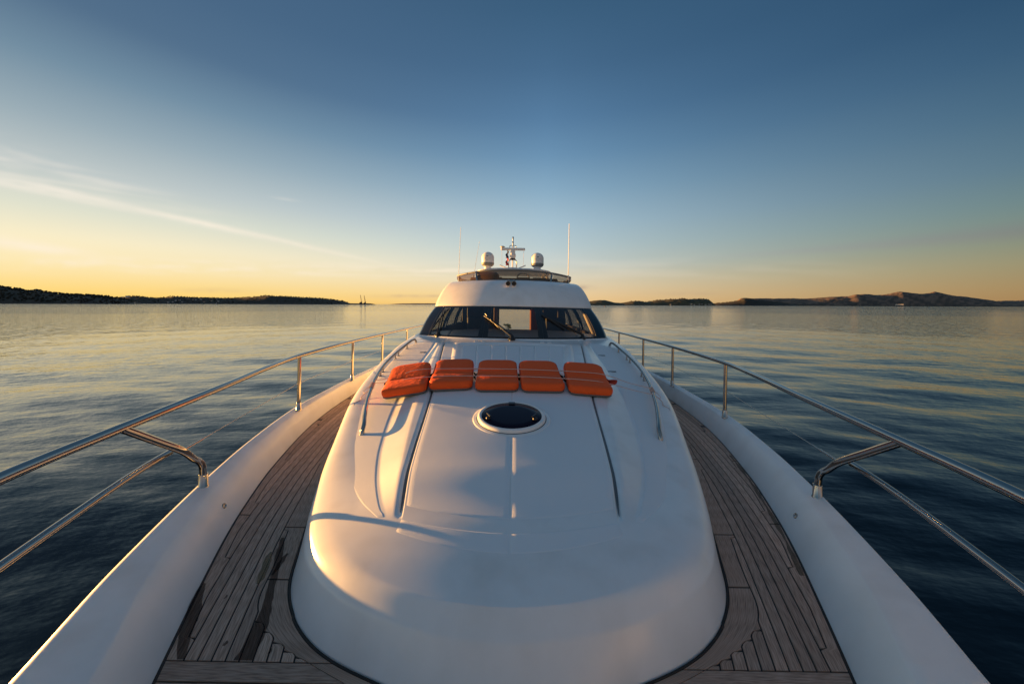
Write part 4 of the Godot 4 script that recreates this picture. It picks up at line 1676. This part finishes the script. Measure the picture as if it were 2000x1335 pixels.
func flybridge() -> void:
	var root := part_node("flybridge", yacht)
	var screen := part_node("wind_deflector", yacht)
	var cuts := [-1.37, -0.64, 0.64, 1.37]
	for k in 3:
		var s := ST()
		var rows := []
		for j in 7:
			var row := PackedVector3Array()
			for i in 41:
				var q := lerpf(cuts[k] + 0.012, cuts[k + 1] - 0.012, i / 40.0)
				var p := fly_bottom(q).lerp(fly_top(q), j / 6.0)
				var out := Vector3(q * 0.6, 0, 1.0 if absf(q) < 1.0 else 0.2).normalized()
				row.append(p + out * 0.05 * 4 * (j / 6.0) * (1 - j / 6.0))
			rows.append(row)
		sheet(s, rows)
		obj("screen_pane", s, M["bronze_glass"], screen)
	for rim in 2:
		var s := ST()
		var path := PackedVector3Array()
		for i in 121:
			var q := lerpf(-1.36, 1.36, i / 120.0)
			path.append(fly_top(q) if rim == 0 else fly_bottom(q) + Vector3(0, 0.012, 0))
		tube(s, path, 0.024 if rim == 0 else 0.026, -1.0, 10)
		obj("top_trim" if rim == 0 else "bottom_trim", s, M["grey_plastic"] if rim == 0 else M["black_plastic"], screen)
	for q in [-0.64, 0.64]:
		var s := ST()
		tube(s, PackedVector3Array([fly_bottom(q) + Vector3(0, 0, 0.03), fly_bottom(q).lerp(fly_top(q), 0.5) + Vector3(0, 0, 0.06), fly_top(q) + Vector3(0, 0.0, 0.01)]), 0.028, 0.024, 12)
		obj("screen_post", s, M["steel"], screen)
	# dashboard and seats behind the screen
	var s := ST()
	box(s, Vector3(2.2, 0.14, 0.55), Transform3D(Basis(), P(0, -0.60, 8.98)), 0.05)
	obj("dashboard", s, M["dark_trim"], root)
	s = ST()
	box(s, Vector3(0.60, 0.30, 0.5), Transform3D(Basis(), P(-0.70, -0.70, 9.3)), 0.09)
	obj("helm_console", s, M["dark_trim"], root)
	s = ST()
	lathe(s, [Vector2(0.16, -0.012), Vector2(0.18, 0.0), Vector2(0.16, 0.012), Vector2(0.15, 0.0), Vector2(0.16, -0.012)], Transform3D(Basis(Vector3.RIGHT, 0.9), P(0.25, -0.74, 9.5)), 24)
	tube(s, PackedVector3Array([P(0.09, -0.74, 9.5), P(0.41, -0.74, 9.5)]), 0.012)
	obj("steering_wheel", s, M["black_plastic"], root)
	for x in [-0.55, 0.75]:
		s = ST()
		box(s, Vector3(0.42, 0.20, 0.12), Transform3D(Basis(Vector3.RIGHT, -0.15), P(x, -0.70, 10.2)), 0.05)
		box(s, Vector3(0.45, 0.14, 0.4), Transform3D(Basis(), P(x, -0.60, 9.98)), 0.05)
		obj("flybridge_seat", s, M["dark_trim"], root)
	# coaming round the flybridge sides
	for sgn in [-1.0, 1.0]:
		s = ST()
		var path := []
		for i in 13:
			var f := i / 12.0
			path.append(P(sgn * 1.36, -0.60 - 0.05 * sin(f * PI), 9.3 + 3.6 * f))
		tube(s, spline(path, 30), 0.07, 0.07, 12)
		obj("side_coaming", s, M["gelcoat"], root)
	# hardtop on four legs
	var top := part_node("hardtop", yacht)
	s = ST()
	var rows := []
	for k in 7:
		var f: Vector2 = [Vector2(0.0, -1.035), Vector2(0.80, -1.035), Vector2(0.96, -1.045), Vector2(1.0, -1.075), Vector2(0.97, -1.10), Vector2(0.85, -1.125), Vector2(0.0, -1.175)][k]
		var row := PackedVector3Array()
		for i in 64:
			var a := TAU * i / 64
			var cx := signf(cos(a)) * pow(absf(cos(a)), 0.42)
			var cz := signf(sin(a)) * pow(absf(sin(a)), 0.42)
			var droop := 0.055 * pow(absf(cx * f.x), 3.0)
			row.append(P(1.20 * cx * maxf(f.x, 0.001), f.y + droop, 11.6 + 1.15 * cz * maxf(f.x, 0.001) - 0.0))
		rows.append(row)
	sheet(s, rows, false, true)
	obj("top_moulding", s, M["gelcoat"], top)
	for x in [-1.02, 1.02]:
		for d in [11.0, 12.4]:
			s = ST()
			tube(s, PackedVector3Array([P(x * 1.12, -0.50, d + 0.25), P(x * 1.05, -0.85, d + 0.1), P(x * 0.98, -1.06, d)]), 0.05, 0.04, 12)
			obj("support_leg", s, M["gelcoat"], top)
	# satellite domes
	for q in [[-0.875, "dome"], [0.765, "dome"]]:
		var dm := part_node("satellite_dome", yacht)
		var at := P(q[0], -1.135, 11.5)
		s = ST()
		lathe(s, [Vector2(0.15, -0.03), Vector2(0.12, 0.02), Vector2(0.11, 0.10), Vector2(0.15, 0.125)], Transform3D(Basis(), at), 24)
		obj("pedestal", s, M["white_plastic"], dm)
		s = ST()
		lathe(s, [Vector2(0.12, 0.115), Vector2(0.175, 0.14), Vector2(0.208, 0.185), Vector2(0.2085, 0.235), Vector2(0.206, 0.24)], Transform3D(Basis(), at), 36)
		obj("dome_base", s, M["grey_plastic"], dm)
		s = ST()
		var prof := [Vector2(0.205, 0.238), Vector2(0.207, 0.40)]
		for k in 12:
			var a := PI / 2 * (k + 1) / 12.0
			prof.append(Vector2(maxf(0.207 * cos(a), 0.0005), 0.40 + 0.195 * sin(a)))
		lathe(s, prof, Transform3D(Basis(), at), 36)
		obj("radome", s, M["white_plastic"], dm)
		# small emblem and two lines of fine print on the front of the dome
		s = ST()
		dome_mark(s, at, -0.026, 0.026, 0.42, 0.452)
		obj("emblem", s, M["black_plastic"], dm)
		s = ST()
		for k in 12:
			if k == 5:
				continue
			dome_mark(s, at, -0.10 + k * 0.0168, -0.10 + k * 0.0168 + 0.011, 0.352, 0.366)
		for k in 4:
			dome_mark(s, at, -0.036 + k * 0.019, -0.036 + k * 0.019 + 0.012, 0.305, 0.317)
		obj("fine_print", s, M["grey_plastic"], dm)
	# mast with radar scanner, camera ball, lights
	var mast := part_node("radar_mast", yacht)
	var mx := -0.055
	var md := 11.75
	s = ST()
	box(s, Vector3(0.36, 0.09, 0.34), Transform3D(Basis(), P(mx, -1.20, md)), 0.02)
	for k in [-1.0, 1.0]:
		box(s, Vector3(0.30, 0.025, 0.16), Transform3D(Basis(Vector3(0, 0, 1), k * 0.40), P(mx + k * 0.30, -1.275, md)), 0.008)
	obj("mast_foot", s, M["gelcoat"], mast)
	s = ST()
	for k in [-1.0, 1.0]:
		tube(s, spline([P(mx + k * 0.13, -1.23, md), P(mx + k * 0.13, -1.40, md), P(mx + k * 0.11, -1.50, md), P(mx + k * 0.03, -1.53, md)], 14), 0.018, 0.018, 10)
	obj("mast_leg", s, M["steel"], mast)
	s = ST()
	tube(s, PackedVector3Array([P(mx, -1.24, md), P(mx, -2.02, md)]), 0.022, 0.022, 10)
	obj("mast_pole", s, M["white_plastic"], mast)
	s = ST()
	lathe(s, [Vector2(0.09, -0.01), Vector2(0.10, 0.02), Vector2(0.085, 0.035)], Transform3D(Basis(), P(mx, -1.525, md)), 20)
	obj("camera_base", s, M["black_plastic"], mast)
	s = ST()
	lathe(s, [Vector2(0.08, -0.01), Vector2(0.085, 0.02), Vector2(0.10, 0.06), Vector2(0.105, 0.11), Vector2(0.085, 0.17), Vector2(0.045, 0.205), Vector2(0.001, 0.212)], Transform3D(Basis(), P(mx, -1.57, md)), 24)
	obj("camera_ball", s, M["white_plastic"], mast)
	s = ST()
	box(s, Vector3(0.82, 0.085, 0.075), Transform3D(Basis(), P(mx + 0.005, -1.88, md + 0.02)), 0.018)
	obj("radar_scanner", s, M["white_plastic"], mast)
	s = ST()
	box(s, Vector3(0.16, 0.1, 0.16), Transform3D(Basis(), P(mx, -1.80, md + 0.02)), 0.02)
	obj("radar_gearbox", s, M["white_plastic"], mast)
	s = ST()
	lathe(s, [Vector2(0.03, -0.06), Vector2(0.03, 0.0), Vector2(0.085, 0.004), Vector2(0.085, 0.018), Vector2(0.04, 0.04), Vector2(0.001, 0.045)], Transform3D(Basis(), P(mx - 0.35, -1.945, md + 0.05)), 20)
	obj("gps_puck", s, M["cream_trim"], mast)
	s = ST()
	tube(s, spline([P(mx - 0.115, -1.93, md), P(mx - 0.10, -1.985, md), P(mx - 0.05, -2.0, md), P(mx + 0.05, -2.0, md), P(mx + 0.10, -1.985, md), P(mx + 0.115, -1.93, md)], 20), 0.012, 0.012, 8)
	obj("guard_hoop", s, M["steel"], mast)
	for k in 2:
		s = ST()
		lathe(s, [Vector2(0.02, 0.0), Vector2(0.024, 0.03), Vector2(0.02, 0.075), Vector2(0.001, 0.08)], Transform3D(Basis(), P(mx, -2.07 - 0.15 * k, md)), 14)
		obj("navigation_light", s, M["black_plastic"], mast)
		s = ST()
		lathe(s, [Vector2(0.022, -0.06), Vector2(0.026, -0.03), Vector2(0.022, 0.001)], Transform3D(Basis(), P(mx, -2.07 - 0.15 * k, md)), 14)
		obj("light_housing", s, M["white_plastic"], mast)
	s = ST()
	for k in [-1.0, 1.0]:
		tube(s, PackedVector3Array([P(mx + k * 0.36, -1.33, md), P(mx + k * 0.37, -1.86, md)]), 0.004, 0.004, 6)
	obj("halyard", s, M["cord"], mast)
	# whip antennas
	for q in [[-1.44, -0.45, 9.0, 0.04, -1.98, 0.007], [1.405, -0.48, 9.0, 0.0, -2.12, 0.011], [-1.22, -0.75, 10.4, 0.17, -1.88, 0.005]]:
		s = ST()
		tube(s, PackedVector3Array([P(q[0], q[1], q[2]), P(q[0] + q[3] * 0.5, (q[1] + q[4]) / 2, q[2]), P(q[0] + q[3], q[4], q[2])]), q[5], q[5] * 0.7, 8)
		lathe(s, [Vector2(q[5] * 2.2, -0.03), Vector2(q[5] * 2.2, 0.10), Vector2(q[5], 0.13)], Transform3D(Basis(), P(q[0], q[1], q[2])), 10)
		obj("antenna", s, M["white_plastic"], yacht)
	# twin horns on the brow
	var horn := part_node("horn", yacht)
	for k in [-1.0, 1.0]:
		for row in 1:
			s = ST()
			var at := P(-0.06 + k * 0.062, -0.475, 7.50)
			var xf := Transform3D(Basis(Vector3.RIGHT, PI / 2 + 0.25), at)
			lathe(s, [Vector2(0.001, -0.21), Vector2(0.035, -0.20), Vector2(0.038, -0.12), Vector2(0.022, -0.10), Vector2(0.022, 0.0), Vector2(0.034, 0.07), Vector2(0.052, 0.10), Vector2(0.054, 0.105), Vector2(0.046, 0.10)], xf, 20)
			obj("trumpet", s, M["steel"], horn)
			s = ST()
			lathe(s, [Vector2(0.046, 0.088), Vector2(0.001, 0.085)], xf, 20)
			obj("horn_mouth", s, M["black_plastic"], horn)
	s = ST()
	box(s, Vector3(0.20, 0.16, 0.10), Transform3D(Basis(Vector3.RIGHT, -0.5), P(-0.06, -0.46, 7.66)), 0.02)
	obj("horn_bracket", s, M["steel"], horn)
	# courtesy flag, hanging slack from the port halyard
	var fl := thing("flag", "slack red and dark blue flag hanging beside the radar mast", "flag", BX * Transform3D(Basis(), Vector3(mx - 0.15, EYE + 1.30, -md)))
	for k in 2:
		s = ST()
		rows = []
		for i in 11:
			var f := i / 10.0
			var row := PackedVector3Array()
			for j in 5:
				var g := (j / 4.0)
				var wob := 0.035 * sin(f * 7.0 + g * 3.0)
				row.append(Vector3(-0.10 * g * (0.5 + 0.5 * f) + 0.02 * sin(f * 9.0), lerpf(0.5, 0.0, f) * (0.5) + (0.27 if k == 0 else 0.02), wob + 0.02 * k))
			rows.append(row)
		sheet(s, rows)
		obj("flag_cloth", s, M["flag_blue"] if k == 0 else M["flag_red"], fl)
	s = ST()
	tube(s, PackedVector3Array([Vector3(0.012, -0.08, 0), Vector3(0.012, 0.55, 0)]), 0.005)
	obj("flag_staff", s, M["white_plastic"], fl)

func dome_mark(s: SurfaceTool, at: Vector3, x0: float, x1: float, y0: float, y1: float) -> void:
	s.set_smooth_group(-1)
	var r := 0.2085
	var q := []
	for p in [[x0, y0], [x1, y0], [x1, y1], [x0, y1]]:
		var rr: float = r if p[1] <= 0.4 else r * sqrt(maxf(0.0, 1.0 - pow((p[1] - 0.4) / 0.197, 2))) + 0.0
		q.append(at + Vector3(p[0], p[1], sqrt(rr * rr - p[0] * p[0])))
	quad(s, q[3], q[2], q[1], q[0])


# ------------------------------------------------------------------ what shows through the windscreen
func interior() -> void:
	var root := part_node("saloon", yacht)
	var s := ST()
	s.set_smooth_group(-1)
	quad(s, P(-1.8, 1.1, 6.7), P(1.8, 1.1, 6.7), P(1.8, 1.1, 12.9), P(-1.8, 1.1, 12.9))
	obj("saloon_floor", s, M["cabin_wood"], root)
	s = ST()
	s.set_smooth_group(-1)
	quad(s, P(-1.6, 0.03, 7.7), P(-1.6, 0.03, 12.9), P(1.6, 0.03, 12.9), P(1.6, 0.03, 7.7))
	obj("headlining", s, M["cream_trim"], root)
	# side linings below the windows
	for sgn in [-1.0, 1.0]:
		s = ST()
		box(s, Vector3(0.05, 0.6, 5.6), Transform3D(Basis(), P(sgn * 1.83, 0.93, 10.1)), 0.01)
		obj("side_lining", s, M["dark_trim"], root)
	# after bulkhead with the open doorway
	var bd := 12.8
	for q in [[-1.2, 1.3, 0.55], [1.25, 1.3, 0.55]]:
		s = ST()
		box(s, Vector3(1.36 if q[0] < 0 else 1.30, 1.12, 0.06), Transform3D(Basis(), P(q[0], 0.58, bd)), 0.01)
		obj("bulkhead", s, M["dark_trim"], root)
	s = ST()
	box(s, Vector3(1.2, 0.14, 0.06), Transform3D(Basis(), P(0.05, 0.10, bd)), 0.01)
	obj("door_head", s, M["dark_trim"], root)
	# dash shelf under the windscreen
	s = ST()
	var rows := []
	for j in 2:
		var row := PackedVector3Array()
		for i in 31:
			var q := lerpf(-0.95, 0.95, i / 30.0)
			var b := ws_bottom(q)
			row.append(b + Vector3(0, 0.005 - 0.02 * j, -0.06 - 0.75 * j))
		rows.append(row)
	sheet(s, rows, true)
	obj("dash_shelf", s, M["dark_trim"], root)
	# inner door pillars with strips of light wood
	for x in [-0.42, 0.46]:
		s = ST()
		box(s, Vector3(0.10, 1.1, 0.1), Transform3D(Basis(), P(x * 1.35, 0.58, 11.0)), 0.01)
		obj("door_post", s, M["cabin_wood"], root)
	for q in [[-1.15, 10.6, 0.5], [1.1, 10.4, 0.45], [1.25, 9.4, 0.12]]:
		s = ST()
		box(s, Vector3(q[2], 1.08, 0.12), Transform3D(Basis(), P(q[0], 0.57, q[1])), 0.01)
		obj("locker", s, M["dark_trim"], root)
	# light inner post by the right corner of the windscreen
	s = ST()
	tube(s, PackedVector3Array([P(1.67, 0.62, 7.05), P(1.50, 0.06, 7.55)]), 0.055, 0.055, 4)
	obj("corner_post", s, M["cream_trim"], root)
	# saloon table and benches
	s = ST()
	box(s, Vector3(1.0, 0.05, 0.8), Transform3D(Basis(), P(0.15, 0.72, 9.0)), 0.015)
	box(s, Vector3(0.14, 0.36, 0.14), Transform3D(Basis(), P(0.15, 0.92, 9.0)), 0.01)
	obj("saloon_table", s, M["cabin_wood"], root)
	for q in [[0.62, 9.6, 0.30, 0.62, "cabin_leather"], [-0.95, 9.2, 0.6, 0.4, "blue_seat"], [1.05, 8.4, 0.5, 0.45, "blue_seat"]]:
		var seat := part_node("saloon_seat", root)
		s = ST()
		box(s, Vector3(q[2], 0.14, 0.5), Transform3D(Basis(), P(q[0], 0.82, q[1])), 0.05)
		obj("seat_cushion", s, M[q[4]], seat)
		s = ST()
		box(s, Vector3(q[2], q[3], 0.12), Transform3D(Basis(Vector3.RIGHT, -0.12), P(q[0], 0.75 - q[3] / 2, q[1] + 0.25)), 0.05)
		obj("seat_back", s, M[q[4]], seat)
		s = ST()
		box(s, Vector3(q[2] * 0.8, 0.26, 0.4), Transform3D(Basis(), P(q[0], 1.0, q[1])), 0.01)
		obj("seat_foot", s, M["dark_trim"], seat)
	# red-orange curtain by the door
	s = ST()
	rows = []
	for j in 2:
		var row := PackedVector3Array()
		for i in 17:
			row.append(P(0.56 + i * 0.014, 0.10 + 0.75 * j, 10.2 + 0.03 * sin(i * 1.7)))
		rows.append(row)
	sheet(s, rows)
	obj("curtain", s, M["cabin_leather"], root)
	# vase of yellow flowers on the dash shelf
	var v := thing("flower_vase", "white vase of pale yellow flowers behind the middle windscreen pane", "vase", BX * Transform3D(Basis(), Vector3(-0.12, EYE - 0.60, -6.75)))
	s = ST()
	lathe(s, [Vector2(0.001, 0.0), Vector2(0.035, 0.0), Vector2(0.045, 0.05), Vector2(0.03, 0.10), Vector2(0.034, 0.12)], Transform3D(), 20)
	obj("vase", s, M["white_plastic"], v)
	var fr := RandomNumberGenerator.new()
	fr.seed = 4
	for i in 9:
		var c := Vector3(fr.randf_range(-0.06, 0.06), fr.randf_range(0.15, 0.22), fr.randf_range(-0.05, 0.05))
		s = ST()
		tube(s, PackedVector3Array([Vector3(0, 0.08, 0), c]), 0.003, 0.003, 5)
		obj("stem", s, M["leaf_green"], v)
		s = ST()
		for k in 6:
			var a := TAU * k / 6
			ball(s, c + Vector3(cos(a) * 0.018, fr.randf_range(-0.006, 0.006), sin(a) * 0.018), Vector3(0.017, 0.010, 0.017), 5)
		ball(s, c + Vector3(0, 0.005, 0), Vector3(0.012, 0.012, 0.012), 5)
		obj("flower", s, M["yellow_petals"], v)


# ------------------------------------------------------------------ folding cushions
func rr_outline(a: float, b: float, rf: float, rb: float, inset: float, n := 8) -> Array:
	# rounded rectangle; front corners (+z) of radius rf, back corners (-z) of radius rb
	var out := []
	var ax := a - inset
	var bz := b - inset
	for c in [[1, 1, rf, 0.0], [-1, 1, rf, 90.0], [-1, -1, rb, 180.0], [1, -1, rb, 270.0]]:
		var r := clampf(c[2] - inset, 0.008, minf(ax, bz))
		for k in n + 1:
			var t := deg_to_rad(c[3] + 90.0 * k / n)
			out.append(Vector2(c[0] * (ax - r) + r * cos(t), c[1] * (bz - r) + r * sin(t)))
	return out

func pad(a: float, b: float, rf: float, rb: float, th: float, crown: float, xf: Transform3D, s: SurfaceTool, y0 := 0.0) -> void:
	var rows := []
	var lv := [[0.012, 0.0], [0.002, 0.012], [0.0, th * 0.4], [0.002, th * 0.66], [0.008, th * 0.86], [0.020, th * 0.97], [0.036, th + crown * 0.3], [0.075, th + crown * 0.62], [0.13, th + crown * 0.9], [0.19, th + crown]]
	for l in lv:
		var row := PackedVector3Array()
		for p in rr_outline(a, b, rf, rb, minf(l[0], minf(a, b) * 0.93)):
			row.append(xf * Vector3(p.x, y0 + l[1], p.y))
		rows.append(row)
	sheet(s, rows, true, true)
	fan(s, rows[-1], true)
	fan(s, rows[0], false)

func make_cushion() -> Node3D:
	var t := thing("seat_cushion", "orange folding cushion", "cushion", Transform3D(), "orange folding cushions on the coachroof")
	var a := 0.235
	# seat half in front (towards the bow), back half behind it
	var seat := Transform3D(Basis(), Vector3(0, 0, 0.165))
	var hinge := Transform3D(Basis(Vector3.RIGHT, 0.13), Vector3(0, 0.006, -0.006))
	var back := hinge * Transform3D(Basis(), Vector3(0, 0, -0.178))
	var s := ST()
	pad(a, 0.165, 0.075, 0.03, 0.078, 0.009, seat, s, 0.022)
	obj("seat_pad", s, M["orange_canvas"], t)
	s = ST()
	pad(a, 0.225, 0.03, 0.12, 0.072, 0.008, back, s, 0.022)
	obj("back_pad", s, M["orange_canvas"], t)
	s = ST()
	pad(a - 0.006, 0.161, 0.075, 0.03, 0.026, 0.0, seat, s, 0.0)
	pad(a - 0.006, 0.220, 0.03, 0.115, 0.026, 0.0, back, s, 0.0)
	obj("underside", s, M["grey_canvas"], t)
	# piping round the top seam
	s = ST()
	var ring := PackedVector3Array()
	for p in rr_outline(a, 0.225, 0.03, 0.12, 0.008):
		ring.append(back * Vector3(p.x, 0.022 + 0.062, p.y))
	ring.append(ring[0])
	tube(s, ring, 0.0035, 0.0035, 6, false)
	obj("piping", s, M["red_strap"], t)
	# hinge straps at both sides
	for k in [-1.0, 1.0]:
		s = ST()
		var rows := []
		for i in 9:
			var f := i / 8.0
			var z := lerpf(-0.075, 0.085, f)
			var x: float = k * (a + 0.004 + 0.022 * sin(f * PI))
			rows.append(PackedVector3Array([Vector3(x, 0.045, z), Vector3(x, 0.075, z)]))
		sheet(s, rows)
		obj("strap", s, M["black_strap"], t)
	return t

func cushions() -> void:
	var labels := ["leftmost orange folding cushion, skewed and lit by the sun", "second orange folding cushion from the left, turned a little to the left", "middle orange folding cushion, straight behind the round hatch", "second orange folding cushion from the right, its back end set farthest aft", "rightmost orange folding cushion with a red strap loop at its side"]
	# place of the middle of the front edge, and turn
	var spots := [[-1.125, 3.62, 7.0], [-0.655, 3.69, 5.0], [-0.16, 3.66, 1.8], [0.335, 3.66, 2.5], [0.83, 3.63, -1.5]]
	var proto := make_cushion()
	var loop_s := ST()
	var path := PackedVector3Array()
	for i in 5:
		var t := proto if i == 0 else proto.duplicate() as Node3D
		if i > 0:
			t.name = numbered("seat_cushion")
			add_child(t)
		var x: float = spots[i][0]
		var turn := deg_to_rad(spots[i][2])
		var dirz := Vector3(sin(turn), 0, cos(turn))                 # towards the bow
		var c := Vector2(x - dirz.x * 0.33, spots[i][1] + dirz.z * 0.33)
		# lean on the roof: fit a plane through the corners
		var rx := Vector3(cos(turn), 0, -sin(turn))
		var hs := []
		for q in [[-0.2, 0.30], [0.2, 0.30], [-0.2, -0.02], [0.2, -0.02]]:
			var px: float = c.x + rx.x * q[0] + dirz.x * q[1]
			var pd: float = c.y - rx.z * q[0] - dirz.z * q[1]
			hs.append(EYE - roof_h(px, pd))
		var gx: float = ((hs[1] + hs[3]) - (hs[0] + hs[2])) / 0.8
		var gz: float = ((hs[0] + hs[1]) - (hs[2] + hs[3])) / 0.64
		var bx := (rx + Vector3(0, gx * 0.6, 0)).normalized()
		var bz := (dirz + Vector3(0, gz, 0)).normalized()
		var by := bz.cross(bx).normalized()
		bz = bx.cross(by)
		var y: float = (hs[0] + hs[1] + hs[2] + hs[3]) / 4 - gz * 0.14
		var lift := 0.0
		for qi in 7:
			for qj in 13:
				var lx := lerpf(-0.22, 0.22, qi / 6.0)
				var lz := lerpf(-0.02, 0.32, qj / 12.0)
				var w := Vector3(c.x, y, -c.y) + bx * lx + bz * lz
				lift = maxf(lift, EYE - roof_h(w.x, -w.z) + 0.0036 - w.y)
				if w.z < -4.42:
					lift = maxf(lift, EYE - roof_h(w.x, -w.z) + 0.030 * (1.0 if absf(w.x) < 0.84 else 0.0) * 0.7 - w.y)
		t.transform = BX * Transform3D(Basis(bx, by, bz), Vector3(c.x, y, -c.y) + by * lift)
		tag(t, labels[i], "cushion", "orange folding cushions on the coachroof")
	# red strap loop sticking out of the rightmost cushion
	var last: Node3D = get_node("seat_cushion_004")
	var s := ST()
	var rows := []
	for i in 11:
		var f := i / 10.0
		var a := f * PI
		var c := Vector3(0.235 + 0.10 * sin(a), 0.06 + 0.02 * sin(a), 0.03 - 0.06 * cos(a) * 0.7)
		rows.append(PackedVector3Array([c + Vector3(0, -0.018, 0), c + Vector3(0.004, 0.018, 0)]))
	sheet(s, rows)
	obj("strap_loop", s, M["red_strap"], last)


# ------------------------------------------------------------------ cord lashed across the cushions
func lashing() -> void:
	var t := thing("lashing_cord", "thin pale cord lashed across the five orange cushions to both grab rails", "cord", BX * Transform3D(Basis(), Vector3(0, EYE - 0.9, -4.0)))
	var off := Vector3(0, EYE - 0.9, -4.0)
	for k in 2:
		var pts := []
		var rows := [[-1.60, 4.06, 0.06], [-1.36, 4.03, 0.08], [-1.10, 4.03, 0.145], [-0.7, 4.03, 0.142], [-0.2, 4.02, 0.142], [0.3, 4.01, 0.142], [0.85, 4.00, 0.142], [1.08, 3.98, 0.135], [1.35, 3.96, 0.08], [1.58, 3.93, 0.07]] if k == 0 else [[-1.57, 3.98, 0.055], [-1.36, 3.90, 0.07], [-1.10, 3.84, 0.115], [-0.7, 3.84, 0.12], [-0.2, 3.83, 0.122], [0.3, 3.82, 0.122], [0.85, 3.80, 0.12], [1.10, 3.79, 0.10], [1.35, 3.77, 0.07], [1.53, 3.74, 0.07]]
		for q in rows:
			pts.append(P(q[0], top_h(q[0], q[1]) - raise_at(clampf(q[0], -0.9, 0.9), q[1]) - q[2], q[1]) - off + Vector3(0, 0, -ORG))
		var s := ST()
		tube(s, spline(pts, 60), 0.0042, 0.0042, 7)
		obj("cord_run", s, M["cord"], t)
	# turns and loose ends round the rails
	for sgn in [-1.0, 1.0]:
		var s := ST()
		for j in 4:
			var d := 3.92 + 0.04 * j
			var x := pw([3.63, 1.50, 4.2, 1.655, 4.77, 1.76], d)
			var c := P(sgn * x, roof_h(x, d) - 0.078, d) - off + Vector3(0, 0, -ORG)
			var ring := PackedVector3Array()
			for k in 13:
				var a := TAU * k / 12
				ring.append(c + Vector3(cos(a) * 0.024, sin(a) * 0.024, k * 0.002))
			tube(s, ring, 0.004, 0.004, 6, false)
		var x := pw([3.63, 1.50, 4.2, 1.655], 3.9)
		var e := []
		for q in [[0.0, 3.92, 0.08], [0.05, 3.88, 0.05], [0.09, 3.84, 0.02], [0.07, 3.78, 0.012], [0.11, 3.72, 0.01], [0.09, 3.66, 0.006]]:
			e.append(P(sgn * (x + q[0]), top_h(x + q[0], q[1]) - q[2], q[1]) - off + Vector3(0, 0, -ORG))
		tube(s, spline(e, 30), 0.004, 0.004, 6)
		e = []
		for q in [[0.0, 3.96, 0.08], [0.06, 3.98, 0.075], [0.10, 3.92, 0.05], [0.05, 3.86, 0.05], [0.0, 3.90, 0.08]]:
			e.append(P(sgn * (x + q[0]), top_h(x + q[0], q[1]) - q[2], q[1]) - off + Vector3(0, 0, -ORG))
		tube(s, spline(e, 30), 0.0035, 0.0035, 6)
		obj("cord_knot", s, M["cord"], t)
